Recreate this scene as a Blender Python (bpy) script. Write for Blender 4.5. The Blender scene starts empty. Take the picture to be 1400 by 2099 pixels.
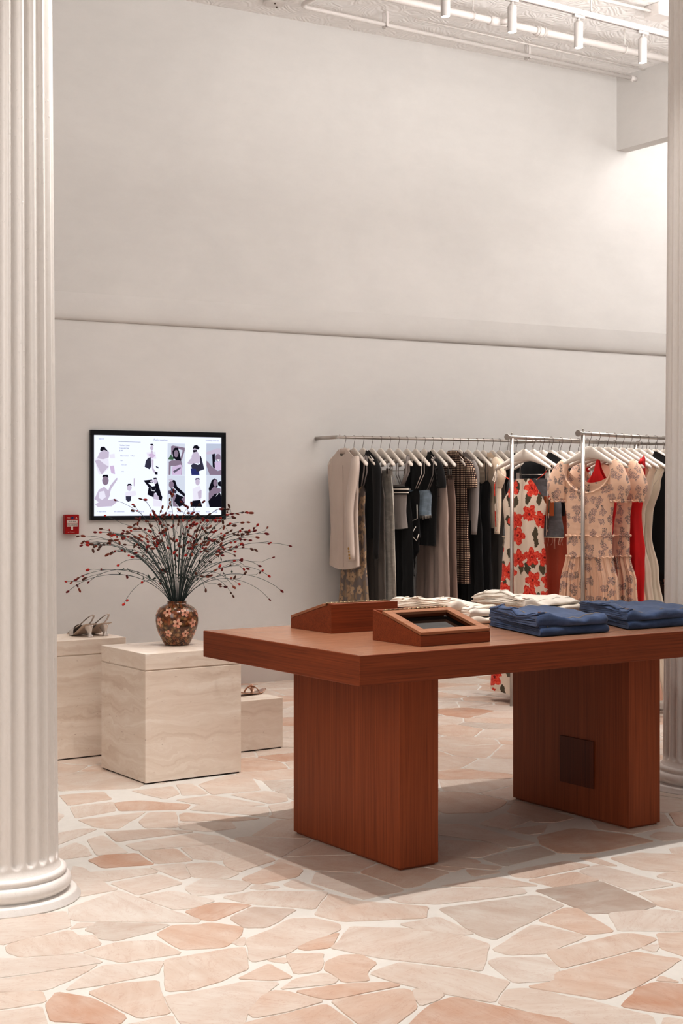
import bpy, math, random
from mathutils import Vector, Matrix, noise
R_ = random.Random(7)
COL = bpy.context.scene.collection
PI = math.pi

def srgb(r, g, b):
    def f(c):
        c /= 255.0
        return c / 12.92 if c <= 0.04045 else ((c + 0.055) / 1.055) ** 2.4
    return (f(r), f(g), f(b), 1.0)

# ------------------------------------------------------------------ node DSL
class NT:
    def __init__(self, name):
        self.m = bpy.data.materials.new(name)
        self.m.use_nodes = True
        self.t = self.m.node_tree
        self.t.nodes.clear()
        self.out = self.t.nodes.new('ShaderNodeOutputMaterial')
    def n(self, typ, **props):
        nd = self.t.nodes.new(typ)
        for k, v in props.items():
            setattr(nd, k, v)
        return nd
    def link(self, a, b):
        self.t.links.new(a, b)
    def put(self, sock, v):
        if v is None:
            return
        if hasattr(v, 'links'):
            self.link(v, sock)
        else:
            sock.default_value = v
    def math(self, op, a, b=None, c=None, clamp=False):
        nd = self.n('ShaderNodeMath', operation=op, use_clamp=clamp)
        self.put(nd.inputs[0], a)
        self.put(nd.inputs[1], b)
        self.put(nd.inputs[2], c)
        return nd.outputs[0]
    def mix(self, fac, a, b, blend='MIX'):
        nd = self.n('ShaderNodeMix', data_type='RGBA', blend_type=blend)
        self.put(nd.inputs[0], fac)
        self.put(nd.inputs[6], a)
        self.put(nd.inputs[7], b)
        return nd.outputs[2]
    def coord(self, kind='Object'):
        return self.n('ShaderNodeTexCoord').outputs[kind]
    def mapping(self, v, scale=(1, 1, 1), loc=(0, 0, 0), rot=(0, 0, 0)):
        nd = self.n('ShaderNodeMapping')
        self.put(nd.inputs[0], v)
        nd.inputs['Location'].default_value = loc
        nd.inputs['Rotation'].default_value = rot
        nd.inputs['Scale'].default_value = scale
        return nd.outputs[0]
    def noise(self, v, scale=5, detail=4, rough=0.5, dist=0.0):
        nd = self.n('ShaderNodeTexNoise')
        self.put(nd.inputs['Vector'], v)
        nd.inputs['Scale'].default_value = scale
        nd.inputs['Detail'].default_value = detail
        nd.inputs['Roughness'].default_value = rough
        nd.inputs['Distortion'].default_value = dist
        return nd.outputs[0]
    def ramp(self, f, stops):
        nd = self.n('ShaderNodeValToRGB')
        self.put(nd.inputs[0], f)
        els = nd.color_ramp.elements
        while len(els) < len(stops):
            els.new(0.5)
        for e, (p, c) in zip(els, stops):
            e.position = p
            e.color = c if len(c) == 4 else tuple(c) + (1,)
        return nd.outputs[0]
    def sep(self, v):
        nd = self.n('ShaderNodeSeparateXYZ')
        self.put(nd.inputs[0], v)
        return nd.outputs
    def comb(self, x, y, z):
        nd = self.n('ShaderNodeCombineXYZ')
        self.put(nd.inputs[0], x); self.put(nd.inputs[1], y); self.put(nd.inputs[2], z)
        return nd.outputs[0]
    def bump(self, h, strength=0.3, dist=0.01):
        nd = self.n('ShaderNodeBump')
        self.put(nd.inputs['Height'], h)
        nd.inputs['Strength'].default_value = strength
        nd.inputs['Distance'].default_value = dist
        return nd.outputs[0]
    def bsdf(self, col, rough=0.6, metal=0.0, normal=None, sheen=0.0, coat=0.0, spec=None, emis=None, estr=1.0):
        b = self.n('ShaderNodeBsdfPrincipled')
        self.put(b.inputs['Base Color'], col)
        self.put(b.inputs['Roughness'], rough)
        b.inputs['Metallic'].default_value = metal
        if normal is not None:
            self.link(normal, b.inputs['Normal'])
        if sheen:
            b.inputs['Sheen Weight'].default_value = sheen
        if coat:
            b.inputs['Coat Weight'].default_value = coat
            b.inputs['Coat Roughness'].default_value = 0.08
        if spec is not None:
            b.inputs['Specular IOR Level'].default_value = spec
        if emis is not None:
            b.inputs['Emission Color'].default_value = emis
            b.inputs['Emission Strength'].default_value = estr
        self.link(b.outputs[0], self.out.inputs[0])
        return self.m

MATS = {}
def flat(name, rgb, rough=0.6, metal=0.0, **kw):
    if name in MATS:
        return MATS[name]
    t = NT(name)
    v = t.coord()
    f = t.noise(v, 14, 3)
    c = srgb(*rgb)
    d = tuple(x * 0.9 for x in c[:3]) + (1,)
    MATS[name] = t.bsdf(t.mix(f, d, c), rough, metal, **kw)
    return MATS[name]

def emit(name, rgb, strength=1.0):
    if name in MATS:
        return MATS[name]
    t = NT(name)
    e = t.n('ShaderNodeEmission')
    e.inputs[0].default_value = srgb(*rgb)
    e.inputs[1].default_value = strength
    t.link(e.outputs[0], t.out.inputs[0])
    MATS[name] = t.m
    return t.m

def cloth(name, rgb, rough=0.85, weave=600, var=0.18, sheen=0.15, denim=False):
    if name in MATS:
        return MATS[name]
    t = NT(name)
    v = t.coord()
    c = srgb(*rgb); kf = min(1.28, .84 / max(c[:3])); c = tuple(x * kf for x in c[:3]) + (1,)
    lo = tuple(x * (1 - var) for x in c[:3]) + (1,)
    hi = tuple(min(1, x * (1 + var)) for x in c[:3]) + (1,)
    f = t.noise(v, 9, 4, 0.6)
    col = t.mix(f, lo, hi)
    w = t.noise(t.mapping(v, (weave, weave, weave * 0.15)), 1, 2)
    if denim:
        f2 = t.noise(t.mapping(v, (260, 260, 30)), 1, 3, 0.7)
        col = t.mix(t.math('MULTIPLY', f2, 0.55), col, tuple(min(1, x * 1.9 + 0.03) for x in c[:3]) + (1,))
        f3 = t.ramp(t.noise(t.mapping(v, (9, 16, 30)), 1.2, 4, 0.6, 0.8), [(.45, (0, 0, 0)), (.7, (1, 1, 1))])
        col = t.mix(t.math('MULTIPLY', f3, 0.4), col, tuple(min(1, x * 2.2 + 0.05) for x in c[:3]) + (1,))
    MATS[name] = t.bsdf(col, rough, 0, t.bump(w, 0.15, 0.001), sheen=sheen)
    return MATS[name]

def voro2(t, vec, scale, rnd=1.0):
    nd = t.n('ShaderNodeTexVoronoi', voronoi_dimensions='2D')
    t.put(nd.inputs['Vector'], vec)
    nd.inputs['Scale'].default_value = scale
    nd.inputs['Randomness'].default_value = rnd
    return nd

def flower_layer(t, uv, scale, radius, petals, rnd=0.75, keep=1.0, inner=0.25):
    """(mask, radius 0..1, random) of petal-shaped blooms scattered on the uv plane"""
    sc = t.n('ShaderNodeVectorMath', operation='SCALE')
    t.put(sc.inputs[0], uv); sc.inputs[3].default_value = scale
    vo = voro2(t, uv, scale, rnd)
    df = t.n('ShaderNodeVectorMath', operation='SUBTRACT')
    # Position output is in unscaled texture space
    t.link(vo.outputs['Position'], df.inputs[1]); t.put(df.inputs[0], uv)
    s = t.sep(df.outputs[0])
    ang = t.math('ARCTAN2', s[0], s[1])
    cs = t.sep(vo.outputs['Color'])
    a2 = t.math('MULTIPLY_ADD', ang, petals, t.math('MULTIPLY', cs[0], 20.0))
    lob = t.math('MULTIPLY_ADD', t.math('ABSOLUTE', t.math('COSINE', t.math('MULTIPLY', a2, 0.5))), 0.42, 0.6)
    ln = t.n('ShaderNodeVectorMath', operation='LENGTH')
    t.link(df.outputs[0], ln.inputs[0])
    rr = t.math('DIVIDE', ln.outputs['Value'], t.math('MULTIPLY', lob, radius))
    mask = t.math('LESS_THAN', rr, 1.0)
    if keep < 1.0:
        mask = t.math('MULTIPLY', mask, t.math('LESS_THAN', cs[1], keep))
    return mask, rr, cs[2]

def floral(name, base, bloom, bloom2, leaf, fl_scale, fl_r, lf_scale, lf_r, petals=5, keep=0.85, rough=0.75, lf_keep=0.8, sprig=0):
    t = NT(name)
    v = t.coord()
    s = t.sep(v)
    wob = t.noise(v, 42, 3)
    spk = t.noise(v, sprig or 70, 3, 0.7)
    u = t.math('MULTIPLY_ADD', wob, 0.03, t.math('ADD', s[0], t.math('MULTIPLY', s[1], 0.8)))
    uv = t.comb(u, t.math('MULTIPLY_ADD', t.noise(t.mapping(v, (1, 1, 1), (3, 7, 1)), 38, 3), 0.03, s[2]), 0.0)
    uv2 = t.mapping(uv, (1.0, 0.55, 1), (0.37, 0.11, 0), (0, 0, 0.6))
    col = srgb(*base)
    lm, lr, lx = flower_layer(t, uv2, lf_scale, lf_r, 2, 0.95, lf_keep)
    leafc = t.mix(lx, srgb(*leaf), tuple(x * 0.6 for x in srgb(*leaf)[:3]) + (1,))
    if sprig: lm = t.math('MULTIPLY', lm, t.math('GREATER_THAN', spk, 0.5))
    c1 = t.mix(lm, col, leafc)
    fm, fr, fx = flower_layer(t, uv, fl_scale, fl_r, petals, 0.8, keep)
    ring = t.math('MULTIPLY_ADD', t.math('SINE', t.math('MULTIPLY', fr, 11.0)), 0.22, t.ramp(spk, [(0.38, (0, 0, 0)), (0.6, (1, 1, 1))]), clamp=True)
    bc = t.mix(ring, srgb(*bloom), srgb(*bloom2))
    bc = t.mix(t.math('LESS_THAN', fr, 0.16), bc, tuple(x * .35 for x in srgb(*bloom)[:3]) + (1,))
    if sprig: fm = t.math('MULTIPLY', fm, t.math('GREATER_THAN', spk, 0.49))
    c2 = t.mix(fm, c1, bc)
    MATS[name] = t.bsdf(c2, rough, sheen=0.1)
    return MATS[name]

# ------------------------------------------------------------------ mesh builder
class MB:
    def __init__(self):
        self.v = []; self.f = []; self.mi = []; self.sm = []
    def vert(self, p):
        self.v.append(tuple(p)); return len(self.v) - 1
    def face(self, idx, mi=0, smooth=False):
        self.f.append(tuple(idx)); self.mi.append(mi); self.sm.append(smooth)
    def box(self, x0, x1, y0, y1, z0, z1, mi=0, bev=0.0):
        if bev <= 0:
            b = len(self.v)
            for z in (z0, z1):
                for x, y in ((x0, y0), (x1, y0), (x1, y1), (x0, y1)):
                    self.vert((x, y, z))
            for q in ((0, 3, 2, 1), (4, 5, 6, 7), (0, 1, 5, 4), (1, 2, 6, 5), (2, 3, 7, 6), (3, 0, 4, 7)):
                self.face([b + i for i in q], mi)
            return
        e = bev
        rings = []
        for z, ins in ((z0, e), (z0 + e, 0), (z1 - e, 0), (z1, e)):
            r = []
            for cx, cy, sx, sy in ((x0, y0, 1, 1), (x1, y0, -1, 1), (x1, y1, -1, -1), (x0, y1, 1, -1)):
                pts = [(cx + sx * ins, cy + sy * (e + ins * 0.0 if ins == 0 else e)), (cx + sx * e, cy + sy * ins)]
                if ins:
                    pts = [(cx + sx * e, cy + sy * e)] * 2
                if (sx, sy) in ((-1, 1), (1, -1)):
                    pts = pts[::-1]
                r += [self.vert((p[0], p[1], z)) for p in pts]
            rings.append(r)
        for a, b in zip(rings, rings[1:]):
            for i in range(8):
                j = (i + 1) % 8
                self.face((a[i], a[j], b[j], b[i]), mi)
        self.face(rings[0][::-1], mi); self.face(rings[-1], mi)
    def loft(self, rings, mi=0, smooth=True, cap0=True, cap1=True, closed=True):
        ids = [[self.vert(p) for p in r] for r in rings]
        n = len(ids[0])
        for a, b in zip(ids, ids[1:]):
            for i in range(n if closed else n - 1):
                j = (i + 1) % n
                self.face((a[i], a[j], b[j], b[i]), mi, smooth)
        if cap0: self.face(ids[0][::-1], mi)
        if cap1: self.face(ids[-1], mi)
    def tube(self, pts, rad, n=8, mi=0, flat=1.0, cap=True, up=(0, 0, 1)):
        pts = [Vector(p) for p in pts]
        m = len(pts)
        rr = rad if isinstance(rad, (list, tuple)) else [rad] * m
        rings = []
        prev = None
        for i, p in enumerate(pts):
            t = (pts[min(i + 1, m - 1)] - pts[max(i - 1, 0)])
            if t.length < 1e-9: t = Vector((0, 0, 1))
            t.normalize()
            if prev is None:
                a = Vector(up)
                if abs(a.dot(t)) > 0.95: a = Vector((1, 0, 0))
                s = t.cross(a).normalized()
            else:
                s = (prev - t * prev.dot(t)).normalized()
            prev = s
            w = t.cross(s)
            rings.append([p + (s * math.cos(2 * PI * k / n) + w * math.sin(2 * PI * k / n) * flat) * rr[i] for k in range(n)])
        self.loft(rings, mi, True, cap, cap)
    def lathe(self, prof, n=48, cx=0, cy=0, mi=0, cap0=True, cap1=True):
        rings = [[(cx + r * math.cos(2 * PI * k / n), cy + r * math.sin(2 * PI * k / n), z) for k in range(n)] for r, z in prof]
        self.loft(rings, mi, True, cap0, cap1)
    def poly(self, pts, mi=0):
        self.face([self.vert(p) for p in pts], mi)
    def ellipsoid(self, c, rx, ry, rz, n=10, m=6, axis=None, mi=0):
        c = Vector(c)
        q = Matrix.Identity(3)
        if axis is not None:
            q = Vector((0, 0, 1)).rotation_difference(Vector(axis).normalized()).to_matrix()
        rings = []
        for i in range(m + 1):
            a = PI * (0.04 + 0.92 * i / m)
            rings.append([c + q @ Vector((rx * math.sin(a) * math.cos(2 * PI * k / n), ry * math.sin(a) * math.sin(2 * PI * k / n), -rz * math.cos(a))) for k in range(n)])
        self.loft(rings, mi)
    def mesh(self, name, mats):
        me = bpy.data.meshes.new(name)
        me.from_pydata(self.v, [], self.f)
        for m in (mats if isinstance(mats, (list, tuple)) else [mats]):
            me.materials.append(m)
        me.polygons.foreach_set('material_index', self.mi)
        me.polygons.foreach_set('use_smooth', self.sm)
        me.update()
        return me
    def obj(self, name, mats, parent=None, loc=(0, 0, 0), rz=0.0):
        o = bpy.data.objects.new(name, self.mesh(name, mats))
        COL.objects.link(o)
        o.location = loc; o.rotation_euler = (0, 0, rz)
        if parent is not None: o.parent = parent
        return o

def tag(o, label=None, cat=None, group=None, kind=None):
    if label: o['label'] = label
    if cat: o['category'] = cat
    if group: o['group'] = group
    if kind: o['kind'] = kind
    return o
def thing(name, label, cat, loc=(0, 0, 0), rz=0.0, group=None):
    o = bpy.data.objects.new(name, None)
    o.empty_display_size = 0.1
    COL.objects.link(o)
    o.location = loc; o.rotation_euler = (0, 0, rz)
    return tag(o, label, cat, group)
def copy_tree(o, loc=None, rz=None, parent=None):
    c = o.copy(); COL.objects.link(c)
    if parent is not None: c.parent = parent
    if loc is not None: c.location = loc
    if rz is not None: c.rotation_euler = (0, 0, rz)
    for ch in list(o.children): copy_tree(ch, parent=c)
    return c
def interp(tab, z):
    # tab sorted by decreasing z : [(z, value)...]
    if z >= tab[0][0]: return tab[0][1]
    for (a, va), (b, vb) in zip(tab, tab[1:]):
        if z >= b:
            k = (z - a) / (b - a)
            k = k * k * (3 - 2 * k)
            return va + (vb - va) * k
    return tab[-1][1]
def text_mesh(body, size, mat, parent, name, loc, rot=(PI / 2, 0, 0), align='LEFT', extr=0.0, label=None):
    cu = bpy.data.curves.new(name, 'FONT')
    cu.body = body; cu.size = size; cu.align_x = align; cu.extrude = extr; cu.resolution_u = 3
    tmp = bpy.data.objects.new(name + '_curve', cu)
    COL.objects.link(tmp)
    bpy.context.view_layer.update()
    me = bpy.data.meshes.new_from_object(tmp.evaluated_get(bpy.context.evaluated_depsgraph_get()))
    bpy.data.objects.remove(tmp)
    me.materials.clear(); me.materials.append(mat)
    o = bpy.data.objects.new(name, me)
    COL.objects.link(o)
    o.location = loc; o.rotation_euler = rot; o.parent = parent
    if label: o['label'] = label
    return o

# ------------------------------------------------------------------ camera (level, small vertical shift)
H = 1.35
cam_d = bpy.data.cameras.new('camera'); cam = bpy.data.objects.new('camera', cam_d); COL.objects.link(cam)
cam_d.sensor_fit = 'HORIZONTAL'; cam_d.sensor_width = 24.0; cam_d.lens = 24.0 * 2975 / 1400
cam_d.shift_y = -39.5 / 1400
cam.location = (0, 0, H)
fx, fy = 0.562, 0.827
cam.rotation_euler = (PI / 2, 0, math.atan2(fy, fx) - PI / 2)
bpy.context.scene.camera = cam
cam_d.clip_end = 60

# ------------------------------------------------------------------ setting materials
def m_plaster(name, rgb, var=0.05):
    t = NT(name)
    v = t.coord()
    f = t.noise(v, 0.9, 6, 0.6, 0.6)
    f2 = t.noise(t.mapping(v, (1, 1, 2.2)), 4.5, 5, 0.7)
    c = srgb(*rgb)
    lo = tuple(x * (1 - var * 2) for x in c[:3]) + (1,)
    hi = tuple(min(1, x * (1 + var)) for x in c[:3]) + (1,)
    k = t.math('MULTIPLY_ADD', f2, 0.35, t.math('MULTIPLY', f, 0.75))
    return t.bsdf(t.mix(t.ramp(k, [(0.35, (0, 0, 0)), (0.72, (1, 1, 1))]), lo, hi), 0.8, normal=t.bump(f2, 0.06, 0.01), spec=0.3)
M_WALL = m_plaster('limewash_plaster', (224, 221, 218), .028)
M_TRIM = m_plaster('painted_trim', (205, 194, 187), 0.03)

def m_ceiling():
    t = NT('embossed_tin_ceiling')
    v = t.coord()
    w = t.n('ShaderNodeVectorMath', operation='ADD')
    nz = t.n('ShaderNodeTexNoise'); t.link(v, nz.inputs['Vector']); nz.inputs['Scale'].default_value = 3.0
    t.link(v, w.inputs[0])
    sc = t.n('ShaderNodeVectorMath', operation='SCALE'); t.link(nz.outputs['Color'], sc.inputs[0]); sc.inputs[3].default_value = 0.25
    t.link(sc.outputs[0], w.inputs[1])
    vo = t.n('ShaderNodeTexVoronoi', feature='DISTANCE_TO_EDGE'); t.link(w.outputs[0], vo.inputs['Vector']); vo.inputs['Scale'].default_value = 5.2
    curl = t.math('MULTIPLY_ADD', t.math('SINE', t.math('MULTIPLY', vo.outputs['Distance'], 42.0)), 0.5, 0.5)
    fine = t.noise(v, 38, 4, 0.6)
    s = t.sep(v)
    gx = t.math('ABSOLUTE', t.math('SUBTRACT', t.math('FRACT', t.math('MULTIPLY', s[0], 1.64)), 0.5))
    gy = t.math('ABSOLUTE', t.math('SUBTRACT', t.math('FRACT', t.math('MULTIPLY', s[1], 1.64)), 0.5))
    seam = t.math('GREATER_THAN', t.math('MAXIMUM', gx, gy), 0.475)
    h = t.math('ADD', t.math('MULTIPLY_ADD', curl, 0.55, t.math('MULTIPLY', fine, 0.35)), t.math('MULTIPLY', seam, 0.9))
    col = t.mix(t.math('MULTIPLY', curl, 0.5), srgb(246, 243, 241), srgb(240, 237, 234))
    return t.bsdf(col, 0.55, normal=t.bump(h, 0.38, 0.02), spec=0.4)
M_CEIL = m_ceiling()

def m_column():
    t = NT('thick_cream_paint')
    v = t.coord()
    a = t.noise(t.mapping(v, (60, 60, 26)), 1, 4, 0.75)
    b = t.noise(v, 90, 2)
    spk = t.ramp(t.noise(t.mapping(v, (70, 70, 40)), 1.6, 2), [(0.66, (0, 0, 0)), (0.72, (1, 1, 1))])
    h = t.math('ADD', t.math('MULTIPLY', a, 0.6), t.math('MULTIPLY', spk, 0.9))
    return t.bsdf(t.mix(a, srgb(231, 225, 219), srgb(240, 235, 231)), 0.38, normal=t.bump(h, 0.28, 0.004), spec=0.5)
M_COLUMN = m_column()

def m_stone():
    t = NT('pink_quartzite_flagstone')
    v = t.coord()
    at = t.n('ShaderNodeAttribute'); at.attribute_name = 'tone'
    s = t.sep(at.outputs['Color'])          # r tone colour index, g rotation, b random
    rot = t.n('ShaderNodeVectorRotate', rotation_type='Z_AXIS')
    t.link(v, rot.inputs['Vector']); t.link(t.math('MULTIPLY', s[1], 3.14159), rot.inputs['Angle'])
    off = t.n('ShaderNodeVectorMath', operation='ADD'); t.link(rot.outputs[0], off.inputs[0]); t.link(t.comb(t.math('MULTIPLY', s[2], 40.0), 0.0, 0.0), off.inputs[1])
    st = t.noise(t.mapping(off.outputs[0], (3.0, 26.0, 1)), 1.0, 6, 0.65, 0.5)
    bl = t.noise(off.outputs[0], 7.5, 5, 0.6, 0.4)
    base = t.ramp(s[0], [(0.0, srgb(230, 222, 214)), (0.3, srgb(228, 214, 202)), (0.55, srgb(222, 194, 175)), (0.8, srgb(206, 162, 136)), (0.86, srgb(214, 205, 196)), (1.0, srgb(180, 168, 158))])
    hi = t.mix(0.5, base, srgb(232, 224, 216))
    lo = t.mix(0.24, base, srgb(200, 152, 126))
    k = t.ramp(bl, [(0.3, (0, 0, 0)), (0.7, (1, 1, 1))])
    c = t.mix(k, lo, hi)
    c = t.mix(t.math('MULTIPLY', t.ramp(st, [(0.35, (1, 1, 1)), (0.6, (0, 0, 0))]), 0.38), c, t.mix(0.5, base, srgb(188, 150, 128)))
    vein = t.ramp(t.noise(t.mapping(off.outputs[0], (4, 11, 1)), 1.3, 5, 0.7, 1.5), [(0.485, (0, 0, 0)), (0.5, (1, 1, 1)), (0.515, (0, 0, 0))])
    c = t.mix(t.math('MULTIPLY', vein, 0.22), c, srgb(176, 110, 84))
    h = t.math('ADD', st, t.math('MULTIPLY', t.noise(v, 60, 3), 0.4))
    c = t.mix(1.0, c, (.88, .885, .88, 1), 'MULTIPLY')
    return t.bsdf(c, t.math('MULTIPLY_ADD', st, 0.25, 0.38), normal=t.bump(h, 0.12, 0.004), spec=0.4)
M_STONE = m_stone()
def m_grout():
    t = NT('pale_mortar')
    v = t.coord()
    f = t.noise(v, 18, 5, 0.7)
    return t.bsdf(t.mix(f, srgb(210, 205, 198), srgb(223, 218, 212)), 0.9, normal=t.bump(t.noise(v, 90, 3), 0.2, 0.003))
M_GROUT = m_grout()
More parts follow.
